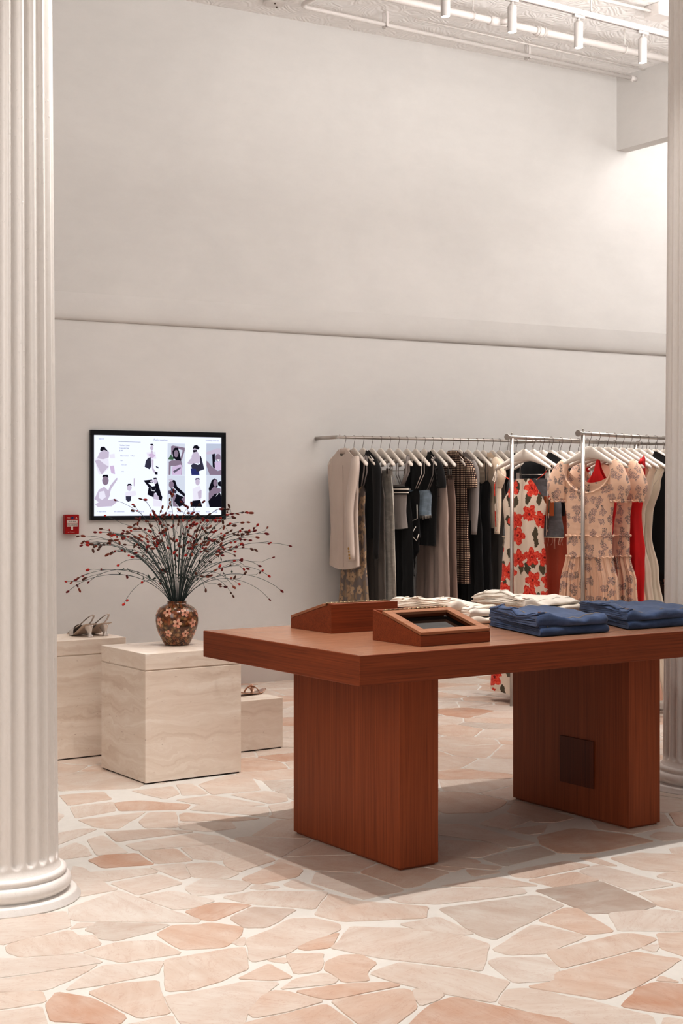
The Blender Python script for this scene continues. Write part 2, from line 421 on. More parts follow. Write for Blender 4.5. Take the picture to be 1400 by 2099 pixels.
STONES = [
 ('p',[(1.689,4.409),(1.897,4.371),(1.837,4.207),(1.742,4.186),(1.591,4.154)]),
 ('m',[(1.608,4.142),(1.678,4.166),(1.823,4.174),(1.823,4.11),(1.863,4.083),(1.846,3.991),(1.742,3.963),(1.6,4.011),(1.586,4.078)]),
 ('p',[(1.922,4.402),(2.144,4.501),(2.149,4.459),(2.166,4.26),(2.209,4.044),(2.186,4.025),(2.041,4.135),(1.886,4.252),(1.879,4.302)]),
 ('g',[(1.858,4.15),(1.937,4.206),(2.108,4.057),(2.058,4.025),(1.897,3.997),(1.861,4.042),(1.874,4.107)]),
 ('p',[(1.824,4.184),(1.879,4.235),(1.922,4.205),(1.895,4.179)]),
 ('m',[(1.765,3.947),(1.89,3.981),(1.995,3.935),(2.008,3.782),(1.822,3.803)]),
 ('o',[(2.023,3.985),(2.11,4.044),(2.182,3.995),(2.218,4.004),(2.281,3.906),(2.23,3.834),(2.138,3.763),(2.022,3.808)]),
 ('d',[(2.211,4.158),(2.346,4.187),(2.416,4.114),(2.42,4.088),(2.241,4.011),(2.213,4.052)]),
 ('p',[(1.521,4.055),(1.609,3.995),(1.764,3.938),(1.776,3.834),(1.557,3.865),(1.456,3.88)]),
 ('p',[(1.451,3.866),(1.551,3.851),(1.764,3.83),(1.7,3.785),(1.558,3.708),(1.418,3.779)]),
 ('m',[(1.414,3.768),(1.54,3.707),(1.514,3.621),(1.368,3.645)]),
 ('m',[(1.361,3.627),(1.491,3.593),(1.454,3.471),(1.43,3.425),(1.315,3.504)]),
 ('p',[(1.593,3.676),(1.701,3.775),(1.771,3.81),(1.926,3.745),(1.86,3.659),(1.702,3.662)]),
 ('d',[(1.515,3.616),(1.568,3.677),(1.605,3.619),(1.624,3.582),(1.648,3.409),(1.606,3.363),(1.47,3.486),(1.497,3.557)]),
 ('m',[(1.637,3.622),(1.718,3.651),(1.839,3.606),(1.788,3.486),(1.748,3.364),(1.667,3.378),(1.656,3.457)]),
 ('m',[(1.933,3.755),(2.109,3.744),(2.187,3.729),(2.093,3.553),(1.986,3.511),(1.882,3.486),(1.817,3.517),(1.873,3.632)]),
 ('p',[(1.795,3.481),(1.873,3.469),(2.028,3.463),(2.106,3.405),(2.009,3.335),(1.919,3.255),(1.849,3.158),(1.725,3.242),(1.787,3.455)]),
 ('m',[(1.607,3.355),(1.743,3.345),(1.705,3.253),(1.587,3.333)]),
 ('g',[(2.296,4.008),(2.412,4.074),(2.521,3.971),(2.418,3.902),(2.339,3.856),(2.285,3.892)]),
 ('p',[(2.395,4.228),(2.52,4.233),(2.719,4.085),(2.57,3.942),(2.44,4.098)]),
 ('p',[(2.23,3.792),(2.334,3.827),(2.446,3.894),(2.515,3.859),(2.547,3.758),(2.512,3.706),(2.335,3.649),(2.266,3.607),(2.186,3.593),(2.141,3.596),(2.144,3.631),(2.197,3.732)]),
 ('m',[(2.541,3.887),(2.712,4.064),(2.742,3.942),(2.894,3.753),(2.808,3.66),(2.572,3.775)]),
 ('p',[(2.44,3.609),(2.559,3.717),(2.684,3.614),(2.794,3.449),(2.803,3.339),(2.627,3.165),(2.563,3.275),(2.454,3.433),(2.394,3.577)]),
 ('o',[(2.313,3.634),(2.384,3.666),(2.497,3.684),(2.394,3.578),(2.321,3.598)]),
 ('m',[(2.255,3.604),(2.348,3.547),(2.252,3.419),(2.179,3.442)]),
 ('o',[(2.311,3.48),(2.375,3.503),(2.43,3.476),(2.424,3.385),(2.354,3.341),(2.32,3.276),(2.256,3.311),(2.272,3.387),(2.275,3.431)]),
 ('m',[(2.359,3.327),(2.484,3.354),(2.591,3.199),(2.638,3.058),(2.492,2.953),(2.427,3.079),(2.378,3.211),(2.361,3.276)]),
 ('o',[(2.027,3.496),(2.168,3.559),(2.16,3.42),(2.098,3.43)]),
 ('m',[(2.077,3.356),(2.16,3.402),(2.252,3.401),(2.256,3.337),(2.224,3.315)]),
 ('o',[(2.103,3.321),(2.24,3.296),(2.35,3.244),(2.37,3.199),(2.182,3.211),(2.144,3.22)]),
 ('o',[(2.144,3.204),(2.357,3.174),(2.365,3.144),(2.3,3.035),(2.187,2.973),(2.156,2.946),(2.105,2.981),(2.11,3.026)]),
 ('m',[(1.921,3.254),(2.012,3.334),(2.054,3.358),(2.084,3.335),(2.129,3.215),(2.014,3.206),(1.917,3.211)]),
 ('o',[(1.868,3.19),(2.114,3.193),(2.115,3.161),(2.099,3.033),(2.073,2.988),(1.842,3.146)]),
 ('m',[(2.379,3.151),(2.404,3.125),(2.422,3.072),(2.381,3.051),(2.315,3.04),(2.34,3.095)]),
 ('d',[(2.179,2.926),(2.331,3.023),(2.432,3.048),(2.482,2.921),(2.558,2.762),(2.555,2.67)]),
 ('p',[(2.844,3.911),(3.015,3.939),(3.293,3.75),(3.262,3.69),(2.943,3.76),(2.853,3.828)]),
 ('p',[(2.7,3.652),(2.851,3.644),(2.833,3.446),(2.8,3.457),(2.717,3.567)]),
 ('m',[(2.183,3.589),(2.233,3.574),(2.207,3.536),(2.182,3.568)]),
 ('p',[(2.643,4.241),(2.715,4.288),(2.726,4.106),(2.654,4.181)]),
 ('p',[(2.176,3.787),(2.236,3.819),(2.197,3.742),(2.178,3.75)]),
 ('g',[(2.91,3.719),(3.282,3.663),(3.274,3.519),(3.1,3.461),(2.845,3.363),(2.834,3.423)]),
 ('G',[(3.313,3.707),(3.58,3.664),(3.524,3.349),(3.417,3.338),(3.276,3.399)]),
 ('o',[(3.092,3.444),(3.258,3.494),(3.284,3.464),(3.247,3.361),(3.203,3.225),(3.112,3.244),(3.101,3.349)]),
 ('m',[(2.779,3.297),(3.048,3.418),(3.106,3.238),(3.054,3.221),(2.891,3.182),(2.788,3.233)]),
 ('p',[(2.696,3.218),(2.747,3.231),(2.856,3.157),(2.85,3.114),(2.824,3.057),(2.742,2.989),(2.641,3.04),(2.659,3.098)]),
 ('m',[(2.897,3.188),(3.197,3.197),(3.242,3.167),(3.256,3.094),(3.151,3.064),(2.831,3.053)]),
 ('o',[(2.791,3.035),(3.108,3.044),(3.174,2.922),(2.906,2.826),(2.749,2.806),(2.654,2.998),(2.742,2.989)]),
 ('p',[(3.329,3.375),(3.483,3.317),(3.548,3.214),(3.407,3.086),(3.223,3.222)]),
 ('m',[(3.581,3.486),(3.808,3.45),(3.556,3.221),(3.526,3.336)]),
 ('o',[(3.295,3.131),(3.401,3.08),(3.198,2.896),(3.202,3.029)]),
 ('p',[(2.498,2.932),(2.586,3.01),(2.64,2.99),(2.716,2.799),(2.771,2.646),(2.707,2.572),(2.58,2.658)]),
 ('d',[(2.753,2.743),(2.887,2.814),(2.955,2.827),(3.039,2.753),(2.847,2.579)]),
 ('m',[(2.784,2.622),(2.829,2.562),(2.774,2.512),(2.712,2.554)]),
 ('m',[(2.977,2.829),(3.017,2.854),(3.018,2.784)]),
 ('m',[(3.078,3.933),(3.259,3.918),(3.324,3.901),(3.362,3.739),(3.265,3.787)]),
 ('p',[(3.155,3.061),(3.224,3.064),(3.206,3.037),(3.159,3.009)]),
 ('p',[(3.608,3.808),(3.729,3.832),(3.756,3.49),(3.576,3.511),(3.591,3.673)]),
 ('m',[(3.38,3.817),(3.592,3.81),(3.586,3.677),(3.4,3.696)]),
 ('m',[(3.391,3.94),(3.541,3.945),(3.672,3.934),(3.698,3.838),(3.403,3.829),(3.372,3.88)]),
 ('m',[(3.832,3.873),(3.974,3.874),(4.118,3.737),(3.929,3.566),(3.809,3.686)]),
 ('m',[(3.783,3.6),(3.846,3.616),(3.922,3.559),(3.799,3.447)]),
 ('m',[(3.733,3.94),(3.796,3.93),(3.779,3.783),(3.747,3.805)]),
 ('o',[(3.839,4.277),(4.047,4.303),(4.155,4.099),(4.161,3.969),(3.834,3.969),(3.733,4.038),(3.766,4.185)]),
 ('g',[(3.439,4.139),(3.741,4.167),(3.712,4.035),(3.435,4.001)]),
 ('m',[(3.644,4.673),(3.742,4.607),(3.741,4.38),(3.764,4.204),(3.627,4.204),(3.625,4.351),(3.534,4.521)]),
 ('m',[(3.485,4.446),(3.606,4.329),(3.618,4.199),(3.437,4.147),(3.345,4.268)]),
 ('p',[(3.791,4.574),(4.001,4.673),(4.006,4.507),(3.82,4.439)]),
 ('m',[(3.82,4.439),(4.006,4.408),(3.892,4.315),(3.824,4.324)]),
 ('m',[(4.212,4.835),(4.194,4.627),(4.189,4.443),(4.07,4.424),(4.002,4.47),(4.037,4.691)]),
 ('m',[(3.298,4.219),(3.424,4.009),(3.375,3.981),(3.302,4.076),(3.242,4.147)]),
 ('m',[(3.292,4.053),(3.375,3.951),(3.251,3.962)]),
 ('o',[(4.576,4.283),(4.679,4.246),(4.457,4.044),(4.432,4.099)]),
 ('m',[(4.201,4.031),(4.284,4.067),(4.385,3.979),(4.339,3.937),(4.196,3.945)]),
 ('m',[(2.601,6.057),(2.792,6.022),(2.756,5.86),(2.548,5.844)]),
 ('p',[(2.536,5.808),(2.738,5.804),(2.669,5.632),(2.473,5.599)]),
 ('m',[(2.469,5.562),(2.77,5.543),(2.532,5.324),(2.473,5.402)]),
 ('o',[(2.736,5.782),(2.845,5.763),(2.99,5.566),(2.923,5.489),(2.682,5.623)]),
 ('p',[(2.906,5.969),(3.105,5.956),(3.058,5.794),(2.95,5.727)]),
 ('p',[(3.139,5.983),(3.211,5.959),(3.165,5.721),(3.053,5.75)]),
 ('m',[(3.229,5.922),(3.465,6.049),(3.544,5.995),(3.398,5.659),(3.169,5.695)]),
 ('m',[(3.236,5.649),(3.411,5.626),(3.444,5.508),(3.376,5.392),(3.285,5.387)]),
 ('p',[(2.981,5.683),(3.16,5.678),(3.262,5.38),(3.179,5.393),(3.012,5.573)]),
 ('p',[(2.939,5.47),(3.026,5.55),(3.241,5.329),(3.15,5.18)]),
 ('m',[(2.863,5.417),(2.901,5.432),(3.107,5.168),(3.008,5.176),(2.81,5.31)]),
 ('p',[(2.789,5.285),(2.969,5.182),(2.931,5.072),(2.81,5.079),(2.742,5.181)]),
 ('m',[(2.661,5.391),(2.768,5.523),(2.871,5.474),(2.748,5.215),(2.629,5.277)]),
 ('g',[(2.47,5.31),(2.664,5.234),(2.762,5.111),(2.44,5.131)]),
 ('p',[(2.356,5.223),(2.438,5.258),(2.4,4.953),(2.281,4.984)]),
 ('p',[(2.197,5.141),(2.3,5.208),(2.305,5.135),(2.267,4.993),(2.137,5.001)]),
 ('p',[(2.45,5.071),(2.747,5.084),(2.814,4.984),(2.792,4.874),(2.434,4.962)]),
 ('m',[(2.446,4.955),(2.572,4.903),(2.539,4.712),(2.409,4.747)]),
 ('d',[(2.225,4.925),(2.303,4.969),(2.416,4.925),(2.4,4.744),(2.226,4.801)]),
 ('p',[(2.595,4.904),(2.809,4.862),(2.857,4.659),(2.616,4.66),(2.557,4.732)]),
 ('p',[(2.148,4.778),(2.366,4.705),(2.359,4.635),(2.158,4.626)]),
 ('p',[(2.372,4.717),(2.493,4.696),(2.429,4.514),(2.383,4.502)]),
 ('p',[(2.492,4.681),(2.592,4.644),(2.592,4.461),(2.519,4.423),(2.431,4.512)]),
 ('m',[(2.639,4.66),(2.806,4.693),(2.799,4.551),(2.602,4.478),(2.605,4.574)]),
 ('o',[(2.561,4.395),(2.687,4.457),(2.801,4.518),(2.805,4.376),(2.737,4.305),(2.572,4.302)]),
 ('p',[(2.341,4.404),(2.462,4.477),(2.569,4.333),(2.48,4.255),(2.321,4.296)]),
 ('p',[(2.523,4.28),(2.572,4.302),(2.621,4.227),(2.55,4.229)]),
 ('p',[(2.302,5.387),(2.405,5.41),(2.465,5.369),(2.225,5.207)]),
 ('m',[(3.263,5.358),(3.373,5.35),(3.204,5.082),(3.16,5.153)]),
 ('m',[(2.801,6.554),(2.948,6.482),(3.066,6.347),(3.08,6.125),(2.949,6.012),(2.638,6.151)]),
 ('p',[(2.159,4.597),(2.348,4.613),(2.366,4.456),(2.171,4.411)]),
 ('p',[(2.163,4.396),(2.294,4.387),(2.355,4.208),(2.27,4.176),(2.195,4.185)]),
 ('p',[(2.142,4.888),(2.167,4.834),(2.139,4.569),(2.149,4.512),(2.003,4.505),(2.026,4.645)]),
]
# ------------------------------------------------------------------ floor: crazy paving, stones on mortar
def in_poly(p, poly):
    x, y = p; c = False; n = len(poly)
    for i in range(n):
        x1, y1 = poly[i]; x2, y2 = poly[(i + 1) % n]
        if (y1 > y) != (y2 > y) and x < (x2 - x1) * (y - y1) / (y2 - y1) + x1: c = not c
    return c
def scale_poly(poly, d):
    cx = sum(p[0] for p in poly) / len(poly); cy = sum(p[1] for p in poly) / len(poly)
    out = []
    for x, y in poly:
        l = math.hypot(x - cx, y - cy) or 1
        k = (l + d) / l
        out.append((cx + (x - cx) * k, cy + (y - cy) * k))
    return out
def rough_poly(poly, amp, seed):
    """subdivide edges, cut the corners a little, wobble"""
    out = []; n = len(poly)
    for i in range(n):
        a = Vector(poly[i]).to_3d(); b = Vector(poly[(i + 1) % n]).to_3d()
        L = (b - a).length; m = max(2, int(L / 0.035))
        c = min(0.012, L * 0.18) / max(L, 1e-6)
        for k in range(m + 1):
            t = c + (1 - 2 * c) * k / m
            p = a.lerp(b, t)
            q = noise.noise_vector(Vector((p.x * 14 + seed, p.y * 14, seed * 3.1)))
            out.append((p.x + q.x * amp, p.y + q.y * amp))
    return out
def clip(poly, px, py, nx, ny):
    out = []; n = len(poly)
    for i in range(n):
        a = poly[i]; b = poly[(i + 1) % n]
        da = (a[0] - px) * nx + (a[1] - py) * ny; db = (b[0] - px) * nx + (b[1] - py) * ny
        if da <= 0: out.append(a)
        if (da < 0 < db) or (db < 0 < da):
            k = da / (da - db); out.append((a[0] + (b[0] - a[0]) * k, a[1] + (b[1] - a[1]) * k))
    return out
def build_floor():
    mb = MB(); tones = []
    X0, X1, Y0, Y1 = -1.6, 12.6, -1.6, 9.3
    mb.box(X0, X1, Y0, Y1, -0.06, -0.0012, 1); tones += [(0, 0, 0)] * 6
    TI = {'p': (0.0, 0.22), 'm': (0.2, 0.42), 'o': (0.42, 0.62), 'd': (0.66, 0.8), 'g': (0.84, 0.9), 'G': (0.96, 1.0)}
    def stone(poly, tone, z):
        if len(poly) < 3: return
        a = sum(poly[i][0] * poly[(i + 1) % len(poly)][1] - poly[(i + 1) % len(poly)][0] * poly[i][1] for i in range(len(poly)))
        if a < 0: poly = poly[::-1]
        ids = [mb.vert((x, y, z)) for x, y in poly]
        low = [mb.vert((x, y, -0.0014)) for x, y in scale_poly(poly, 0.0012)]
        c = (tone, R_.random(), R_.random())
        mb.face(ids, 0); tones.append(c)
        n = len(ids)
        for i in range(n):
            mb.face((low[i], low[(i + 1) % n], ids[(i + 1) % n], ids[i]), 0); tones.append(c)
    big = [scale_poly(p, 0.025) for t, p in STONES]
    for k, (t, p) in enumerate(STONES):
        lo, hi = TI[t]
        stone(rough_poly(scale_poly(p, .004), 0.006, k * 1.7), R_.uniform(lo, hi), 0.0006 + .00002 * (k % 37))
    # loose voronoi filling everywhere else
    seeds = []
    y = Y0; row = 0
    while y < Y1:
        x = X0 + R_.uniform(0, .3)
        while x < X1:
            s = (x + R_.uniform(-.13, .13), y + R_.uniform(-.12, .12))
            seeds.append(s)
            if R_.random() < 0.18: seeds.append((s[0] + R_.uniform(.08, .15), s[1] + R_.uniform(.05, .14)))
            x += R_.uniform(.3, .46)
        y += 0.27; row += 1
    for k, (sx, sy) in enumerate(seeds):
        if any(in_poly((sx, sy), b) for b in big): continue
        poly = [(sx - .5, sy - .5), (sx + .5, sy - .5), (sx + .5, sy + .5), (sx - .5, sy + .5)]
        for ox, oy in seeds:
            dx, dy = ox - sx, oy - sy
            if (dx == 0 and dy == 0) or dx * dx + dy * dy > 1.2: continue
            L = math.hypot(dx, dy)
            poly = clip(poly, sx + dx / 2 - dx / L * .006, sy + dy / 2 - dy / L * .006, dx, dy)
            if len(poly) < 3: break
        if len(poly) < 3: continue
        poly = clip(clip(clip(clip(poly, X1, 0, 1, 0), X0, 0, -1, 0), 0, Y1, 0, 1), 0, Y0, 0, -1)
        if len(poly) < 3: continue
        q = rough_poly(poly, 0.007, k)
        # stay out of the traced stones
        pen = [any(in_poly(p, b) for b in big) for p in q]
        if sum(pen) > 0.55 * len(q): continue
        q2 = [p for p, s in zip(q, pen) if not s]
        r = R_.random()
        t = R_.choice('pppmmmmoodg') 
        lo, hi = TI[t]
        stone(q2, R_.uniform(lo, hi), .00001 * (k % 50))
    o = mb.obj('floor', [M_STONE, M_GROUT])
    at = o.data.attributes.new('tone', 'FLOAT_COLOR', 'FACE')
    for i, c in enumerate(tones): at.data[i].color = (c[0], c[1], c[2], 1)
    tag(o, kind='structure')
build_floor()

# ------------------------------------------------------------------ walls, header beam, ceiling
WA = math.radians(-4.95)                       # the long wall runs 5 degrees off the furniture
WD = Vector((math.cos(WA), math.sin(WA), 0)); WN = Vector((-WD.y, WD.x, 0))
WO = Vector((5.202, 8.884, 0))
def wall_pt(s, off, z):                        # s along the wall, off towards the room
    return WO + WD * s - WN * off + Vector((0, 0, z))
CZ = 4.747
mb = MB()
prof = [(-0.0, 0.0), (-0.0, 2.498), (0.010, 2.501), (0.020, 2.516), (0.027, 2.54), (0.032, 2.575), (0.035, 2.62), (0.036, 2.68), (0.036, CZ + 1.6)]
rings = []
for s in (-7.0, 8.0):
    rings.append([(s, -o, z) for o, z in prof] + [(s, 0.2, CZ + 1.6), (s, 0.2, 0)])
ids = [[mb.vert(p) for p in r] for r in rings]
n = len(ids[0])
for i in range(n):
    j = (i + 1) % n
    mb.face((ids[0][i], ids[0][j], ids[1][j], ids[1][i]), 0, 2 <= i <= 6)
mb.face(ids[0]); mb.face(ids[1][::-1])
tag(mb.obj('wall_back', M_WALL, loc=tuple(WO), rz=WA), kind='structure')
mb = MB()
mb.box(-7, 8, -0.004, 0.0, 0.0, 0.149, 0)
tag(mb.obj('baseboard_back', M_TRIM, loc=tuple(WO), rz=WA), kind='structure')
mb = MB()
mb.box(-7, 8, -0.0015, 0.0, 0.149, 0.1545, 0)
tag(mb.obj('trim_1', flat('shadow_gap', (96, 84, 78)), loc=tuple(WO), rz=WA), kind='structure')
mb = MB(); mb.box(-1.75, -1.6, -1.6, 9.6, 0, CZ)
tag(mb.obj('wall_left', M_WALL), kind='structure')
mb = MB(); mb.box(12.6, 12.75, -1.6, 9.3, 0, CZ + 1.6)
tag(mb.obj('wall_right', M_WALL), kind='structure')
mb = MB(); mb.box(8.54, 8.66, -1.6, 8.7, 4.15, CZ + 1.6)
tag(mb.obj('trim_2', M_WALL), kind='structure')
mb = MB(); mb.box(-1.75, 8.6, -1.6, 9.6, CZ, CZ + 0.08)
tag(mb.obj('ceiling', M_CEIL), kind='structure')
mb = MB(); mb.box(8.66, 12.75, -1.6, 9.3, CZ + 1.6, CZ + 1.68)
tag(mb.obj('ceiling', M_WALL), kind='structure')

# ------------------------------------------------------------------ fluted columns
def column(label, x, y, rz):
    t = thing('fluted_column', label, 'column', (x, y, 0), rz)
    mb = MB(); NF = 24; NS = 10; n = NF * NS
    zs = [0.100, 0.108, 0.118, 0.124] + [0.124 + 0.045 * (k / 9.0) ** 1.3 for k in range(1, 10)] + [0.2, 0.4, 0.8, 1.2, 1.6, 2.0, 2.4, 2.8, 3.2, 3.7, 4.2, CZ]
    rings = []
    for z in zs:
        r = 0.1875 - 0.0215 * max(0, (z - 0.15)) / 3.0
        if z < 0.124: r += 0.012 * (1 - (z - 0.100) / 0.024) ** 2
        ring = []
        for k in range(n):
            f = (k % NS) / NS * 2 - 1          # -1..1 over one flute
            fw = 0.80
            d = 0.0
            if abs(f) < fw:
                d = math.sqrt(1 - (f / fw) ** 2) * 0.0165
            # scalloped end of the flute near the foot
            zend = 0.128 + 0.028 * (1 - math.sqrt(max(0, 1 - min(1, abs(f) / fw) ** 2)))
            kk = min(1, max(0, (z - zend) / 0.012))
            rr = r - d * kk
            a = 2 * PI * k / n
            ring.append((rr * math.cos(a), rr * math.sin(a), z))
        rings.append(ring)
    mb.loft(rings, 0, True, False, True)
    mb.obj('shaft', M_COLUMN, t)
    mb = MB()
    prof = [(0.262, 0.0), (0.262, 0.004), (0.25, 0.012), (0.25, 0.021), (0.243, 0.0245), (0.222, 0.0255), (0.213, 0.029), (0.222, 0.034), (0.230, 0.045), (0.2315, 0.056),
            (0.228, 0.068), (0.219, 0.077), (0.211, 0.080), (0.213, 0.084), (0.2155, 0.090), (0.214, 0.097), (0.206, 0.1015), (0.199, 0.1025), (0.15, 0.103)]
    mb.lathe(prof, 96)
    mb.obj('base', M_COLUMN, t)
    mb = MB()
    mb.lathe([(0.17, CZ - 0.16), (0.19, CZ - 0.15), (0.19, CZ - 0.12), (0.22, CZ - 0.08), (0.25, CZ - 0.05), (0.25, CZ - 0.001)], 64)
    mb.obj('capital', M_COLUMN, t)
    return t
column('cream fluted column at the left edge, nearest the camera', 1.786, 4.651, math.radians(2.0))
column('cream fluted column at the right edge, behind the table end', 5.14, 4.587, math.radians(1.0))

# ------------------------------------------------------------------ wood table
def m_wood(name, axis, rgb, rgb2, rough=0.42, scale=1.0):
    t = NT(name)
    v = t.coord()
    sc = [150 * scale] * 3; sc[axis] = 2.2
    g = t.noise(t.mapping(v, tuple(sc)), 1.0, 5, 0.6)
    sc2 = [34] * 3; sc2[axis] = 0.9
    g2 = t.noise(t.mapping(v, tuple(sc2)), 1.0, 4, 0.6, 0.4)
    k = t.math('ADD', t.math('MULTIPLY', g, 0.7), t.math('MULTIPLY', g2, 0.35))
    col = t.mix(t.ramp(k, [(0.34, (0, 0, 0)), (0.70, (1, 1, 1))]), srgb(*rgb2), srgb(*rgb))
    pore = t.ramp(t.noise(t.mapping(v, tuple(x * 1.6 for x in sc)), 1.0, 2), [(0.56, (0, 0, 0)), (0.66, (1, 1, 1))])
    col = t.mix(t.math('MULTIPLY', pore, 0.32), col, tuple(x * 0.45 for x in srgb(*rgb2)[:3]) + (1,))
    return t.bsdf(col, rough, normal=t.bump(g, 0.12, 0.001), spec=0.35)
W1, W2 = (154, 82, 46), (120, 59, 31)
M_WX = m_wood('stained_oak_long_grain', 0, W1, W2)
M_WY = m_wood('stained_oak_cross_grain', 1, W1, W2)
M_WTOP = m_wood('tabletop_oak_glare_tint', 0, (186, 144, 118), (166, 122, 96), 0.24)  # paler than the sides: glare and wall reflection painted into the colour
M_WTOPY = m_wood('tabletop_edge_glare_tint', 1, (182, 138, 112), (162, 116, 90), 0.24)  # same painted-in glare, with the grain running across
M_WZ = m_wood('stained_oak_upright_grain', 2, (168, 92, 52), (134, 68, 36))

tb = thing('display_table', 'large brown oak display table on two slab legs', 'table', (4.0, 4.515, 0))
TX0, TX1, TY0, TY1 = 2.774 - 4.0, 4.76 - 4.0, 3.975 - 4.515, 5.055 - 4.515
mb = MB()
mb.box(TX0, TX1, TY0, TY1, 0.702, 0.805, 0, 0.0018)
top_o = mb.obj('tabletop', [M_WX, M_WY, M_WTOP], tb)
for p in top_o.data.polygons:
    if abs(p.normal.x) > .9: p.material_index = 1
    elif p.normal.z > .9: p.material_index = 2
mb = MB()
e = 0.07
mb.poly([(TX0 + .002, TY0 + .002, .8054), (TX0 + e, TY0 + e, .8054), (TX0 + e, TY1 - e, .8054), (TX0 + .002, TY1 - .002, .8054)])
mb.obj('mitred_edge_band', M_WTOPY, tb)
for lx in (3.078, 4.222):
    mb = MB()
    mb.box(lx - 4.0, lx - 4.0 + 0.176, 4.162 - 4.515, 4.868 - 4.515, 0.008, 0.702, 0, 0.0015)
    mb.box(lx - 4.0 + .01, lx - 4.0 + 0.166, 4.172 - 4.515, 4.858 - 4.515, 0.0, 0.01, 0)
    leg = mb.obj('leg', M_WZ, tb)
    if lx > 4:
        # flush access panel low on the inner face of the right leg
        mb = MB()
        x = lx - 4.0
        mb.box(x - 0.007, x - 0.0005, -0.155, 0.045, 0.13, 0.325, 0, 0.001)
        mb.obj('access_panel', m_wood('panel_oak', 2, (120, 58, 33), (88, 38, 20)), leg)

# ------------------------------------------------------------------ sloped display cases on the table
M_WFR = m_wood('light_oak_frame', 0, (176, 128, 98), (150, 100, 72))
M_GLASS = flat('dark_screen_glass', (22, 18, 17), 0.06, spec=0.7)
M_HINGE = flat('brass_piano_hinge', (190, 170, 140), 0.3, 0.9)
def case(label, x, y, rz):
    """local: low side at y=0, tall side at y=D"""
    t = thing('tabletop_display_case', label, 'display case', (x, y, 0.8056), rz)
    W, D = 0.318, 0.292; zl, zh = 0.050, 0.112; fl = 0.235      # slope ends at fl, flat strip beyond
    zf = lambda yy: zl + (zh - zl) * min(1, yy / fl)
    mb = MB()
    for (xa, xb, ya, yb) in ((0, 0.012, 0, D), (W - 0.012, W, 0, D), (0.012, W - 0.012, 0, 0.012), (0.012, W - 0.012, D - 0.045, D)):
        pts = []
        ys = [ya, yb] if not (ya < fl < yb) else [ya, fl, yb]
        low = [[mb.vert((xx, yy, 0)) for yy in ys] for xx in (xa, xb)]
        top = [[mb.vert((xx, yy, zf(yy) - 0.012 * (1 if yy <= fl else 0) * (0 if yy == fl and ya > fl - .02 else 1))) for yy in ys] for xx in (xa, xb)]
        m = len(ys)
        for k in range(m - 1):
            mb.face((low[0][k], top[0][k], top[0][k + 1], low[0][k + 1])); mb.face((low[1][k], low[1][k + 1], top[1][k + 1], top[1][k]))
            mb.face((top[0][k], top[1][k], top[1][k + 1], top[0][k + 1])); mb.face((low[0][k], low[0][k + 1], low[1][k + 1], low[1][k]))
        mb.face((low[0][0], low[1][0], top[1][0], top[0][0])); mb.face((low[0][-1], top[0][-1], top[1][-1], low[1][-1]))
    mb.box(0.012, W - 0.012, 0.012, D - 0.012, 0.0, 0.012)
    mb.obj('case_body', M_WX, t)
    # lid frame lying on the slope
    L = math.hypot(fl, zh - zl); a = math.atan2(zh - zl, fl)
    lid = MB(); w = 0.036; th = 0.011
    for xa, xb, ya, yb in ((0, w, 0, L), (W - w, W, 0, L), (w, W - w, 0, w), (w, W - w, L - w * .8, L)):
        lid.box(xa, xb, ya, yb, 0, th, 0, 0.0008)
    lo = lid.obj('lid', M_WFR, t, (0, 0, zl - 0.0105)); lo.rotation_euler = (a, 0, 0)
    g = MB(); g.box(w - 0.004, W - w + 0.004, w - 0.004, L - w * .8 + 0.004, -0.019, -0.013)
    g.obj('tablet_screen', M_GLASS, lo)
    h = MB()
    h.box(0.012, W - 0.012, fl + 0.001, fl + 0.009, zh - 0.0005, zh + 0.0022)
    for k in range(14):
        h.tube([(0.012 + (W - .024) * k / 14 + .001, fl, zh + 0.002), (0.012 + (W - .024) * (k + 1) / 14 - .001, fl, zh + 0.002)], 0.0022, 8)
    h.obj('piano_hinge', M_HINGE, t)
    return t
case('open-framed oak case with dark tablet glass, nearer one on table', 3.113, 4.083, 0)
case('wedge-shaped oak case seen from its tall side, farther one', 3.437, 4.952, PI)

# ------------------------------------------------------------------ travertine plinths
def m_trav():
    t = NT('travertine')
    v = t.coord()
    w = t.noise(t.mapping(v, (1.2, 1.2, 2.2)), 2.2, 5, 0.55, 0.8)
    s = t.sep(v)
    z = t.math('MULTIPLY_ADD', w, 0.20, s[2])
    band = t.noise(t.comb(t.math('MULTIPLY', s[0], 1.2), t.math('MULTIPLY', s[1], 1.2), t.math('MULTIPLY', z, 22.0)), 1.0, 6, 0.62)
    cl = t.noise(v, 5, 5, 0.65, 1.2)
    c = t.ramp(band, [(0.3, srgb(214, 195, 179)), (0.45, srgb(229, 214, 200)), (0.6, srgb(238, 226, 214)), (0.75, srgb(244, 236, 227))])
    c = t.mix(t.math('MULTIPLY', t.ramp(cl, [(0.5, (0, 0, 0)), (0.62, (1, 1, 1))]), 0.35), c, srgb(232, 216, 202))
    pit = t.ramp(t.noise(t.mapping(v, (26, 26, 60)), 1.0, 3, 0.7), [(0.27, (1, 1, 1)), (0.31, (0, 0, 0))])
    c = t.mix(t.math('MULTIPLY', pit, 0.5), c, srgb(160, 128, 108))
    return t.bsdf(c, 0.5, normal=t.bump(band, 0.05, 0.003))
M_TRAV = m_trav()
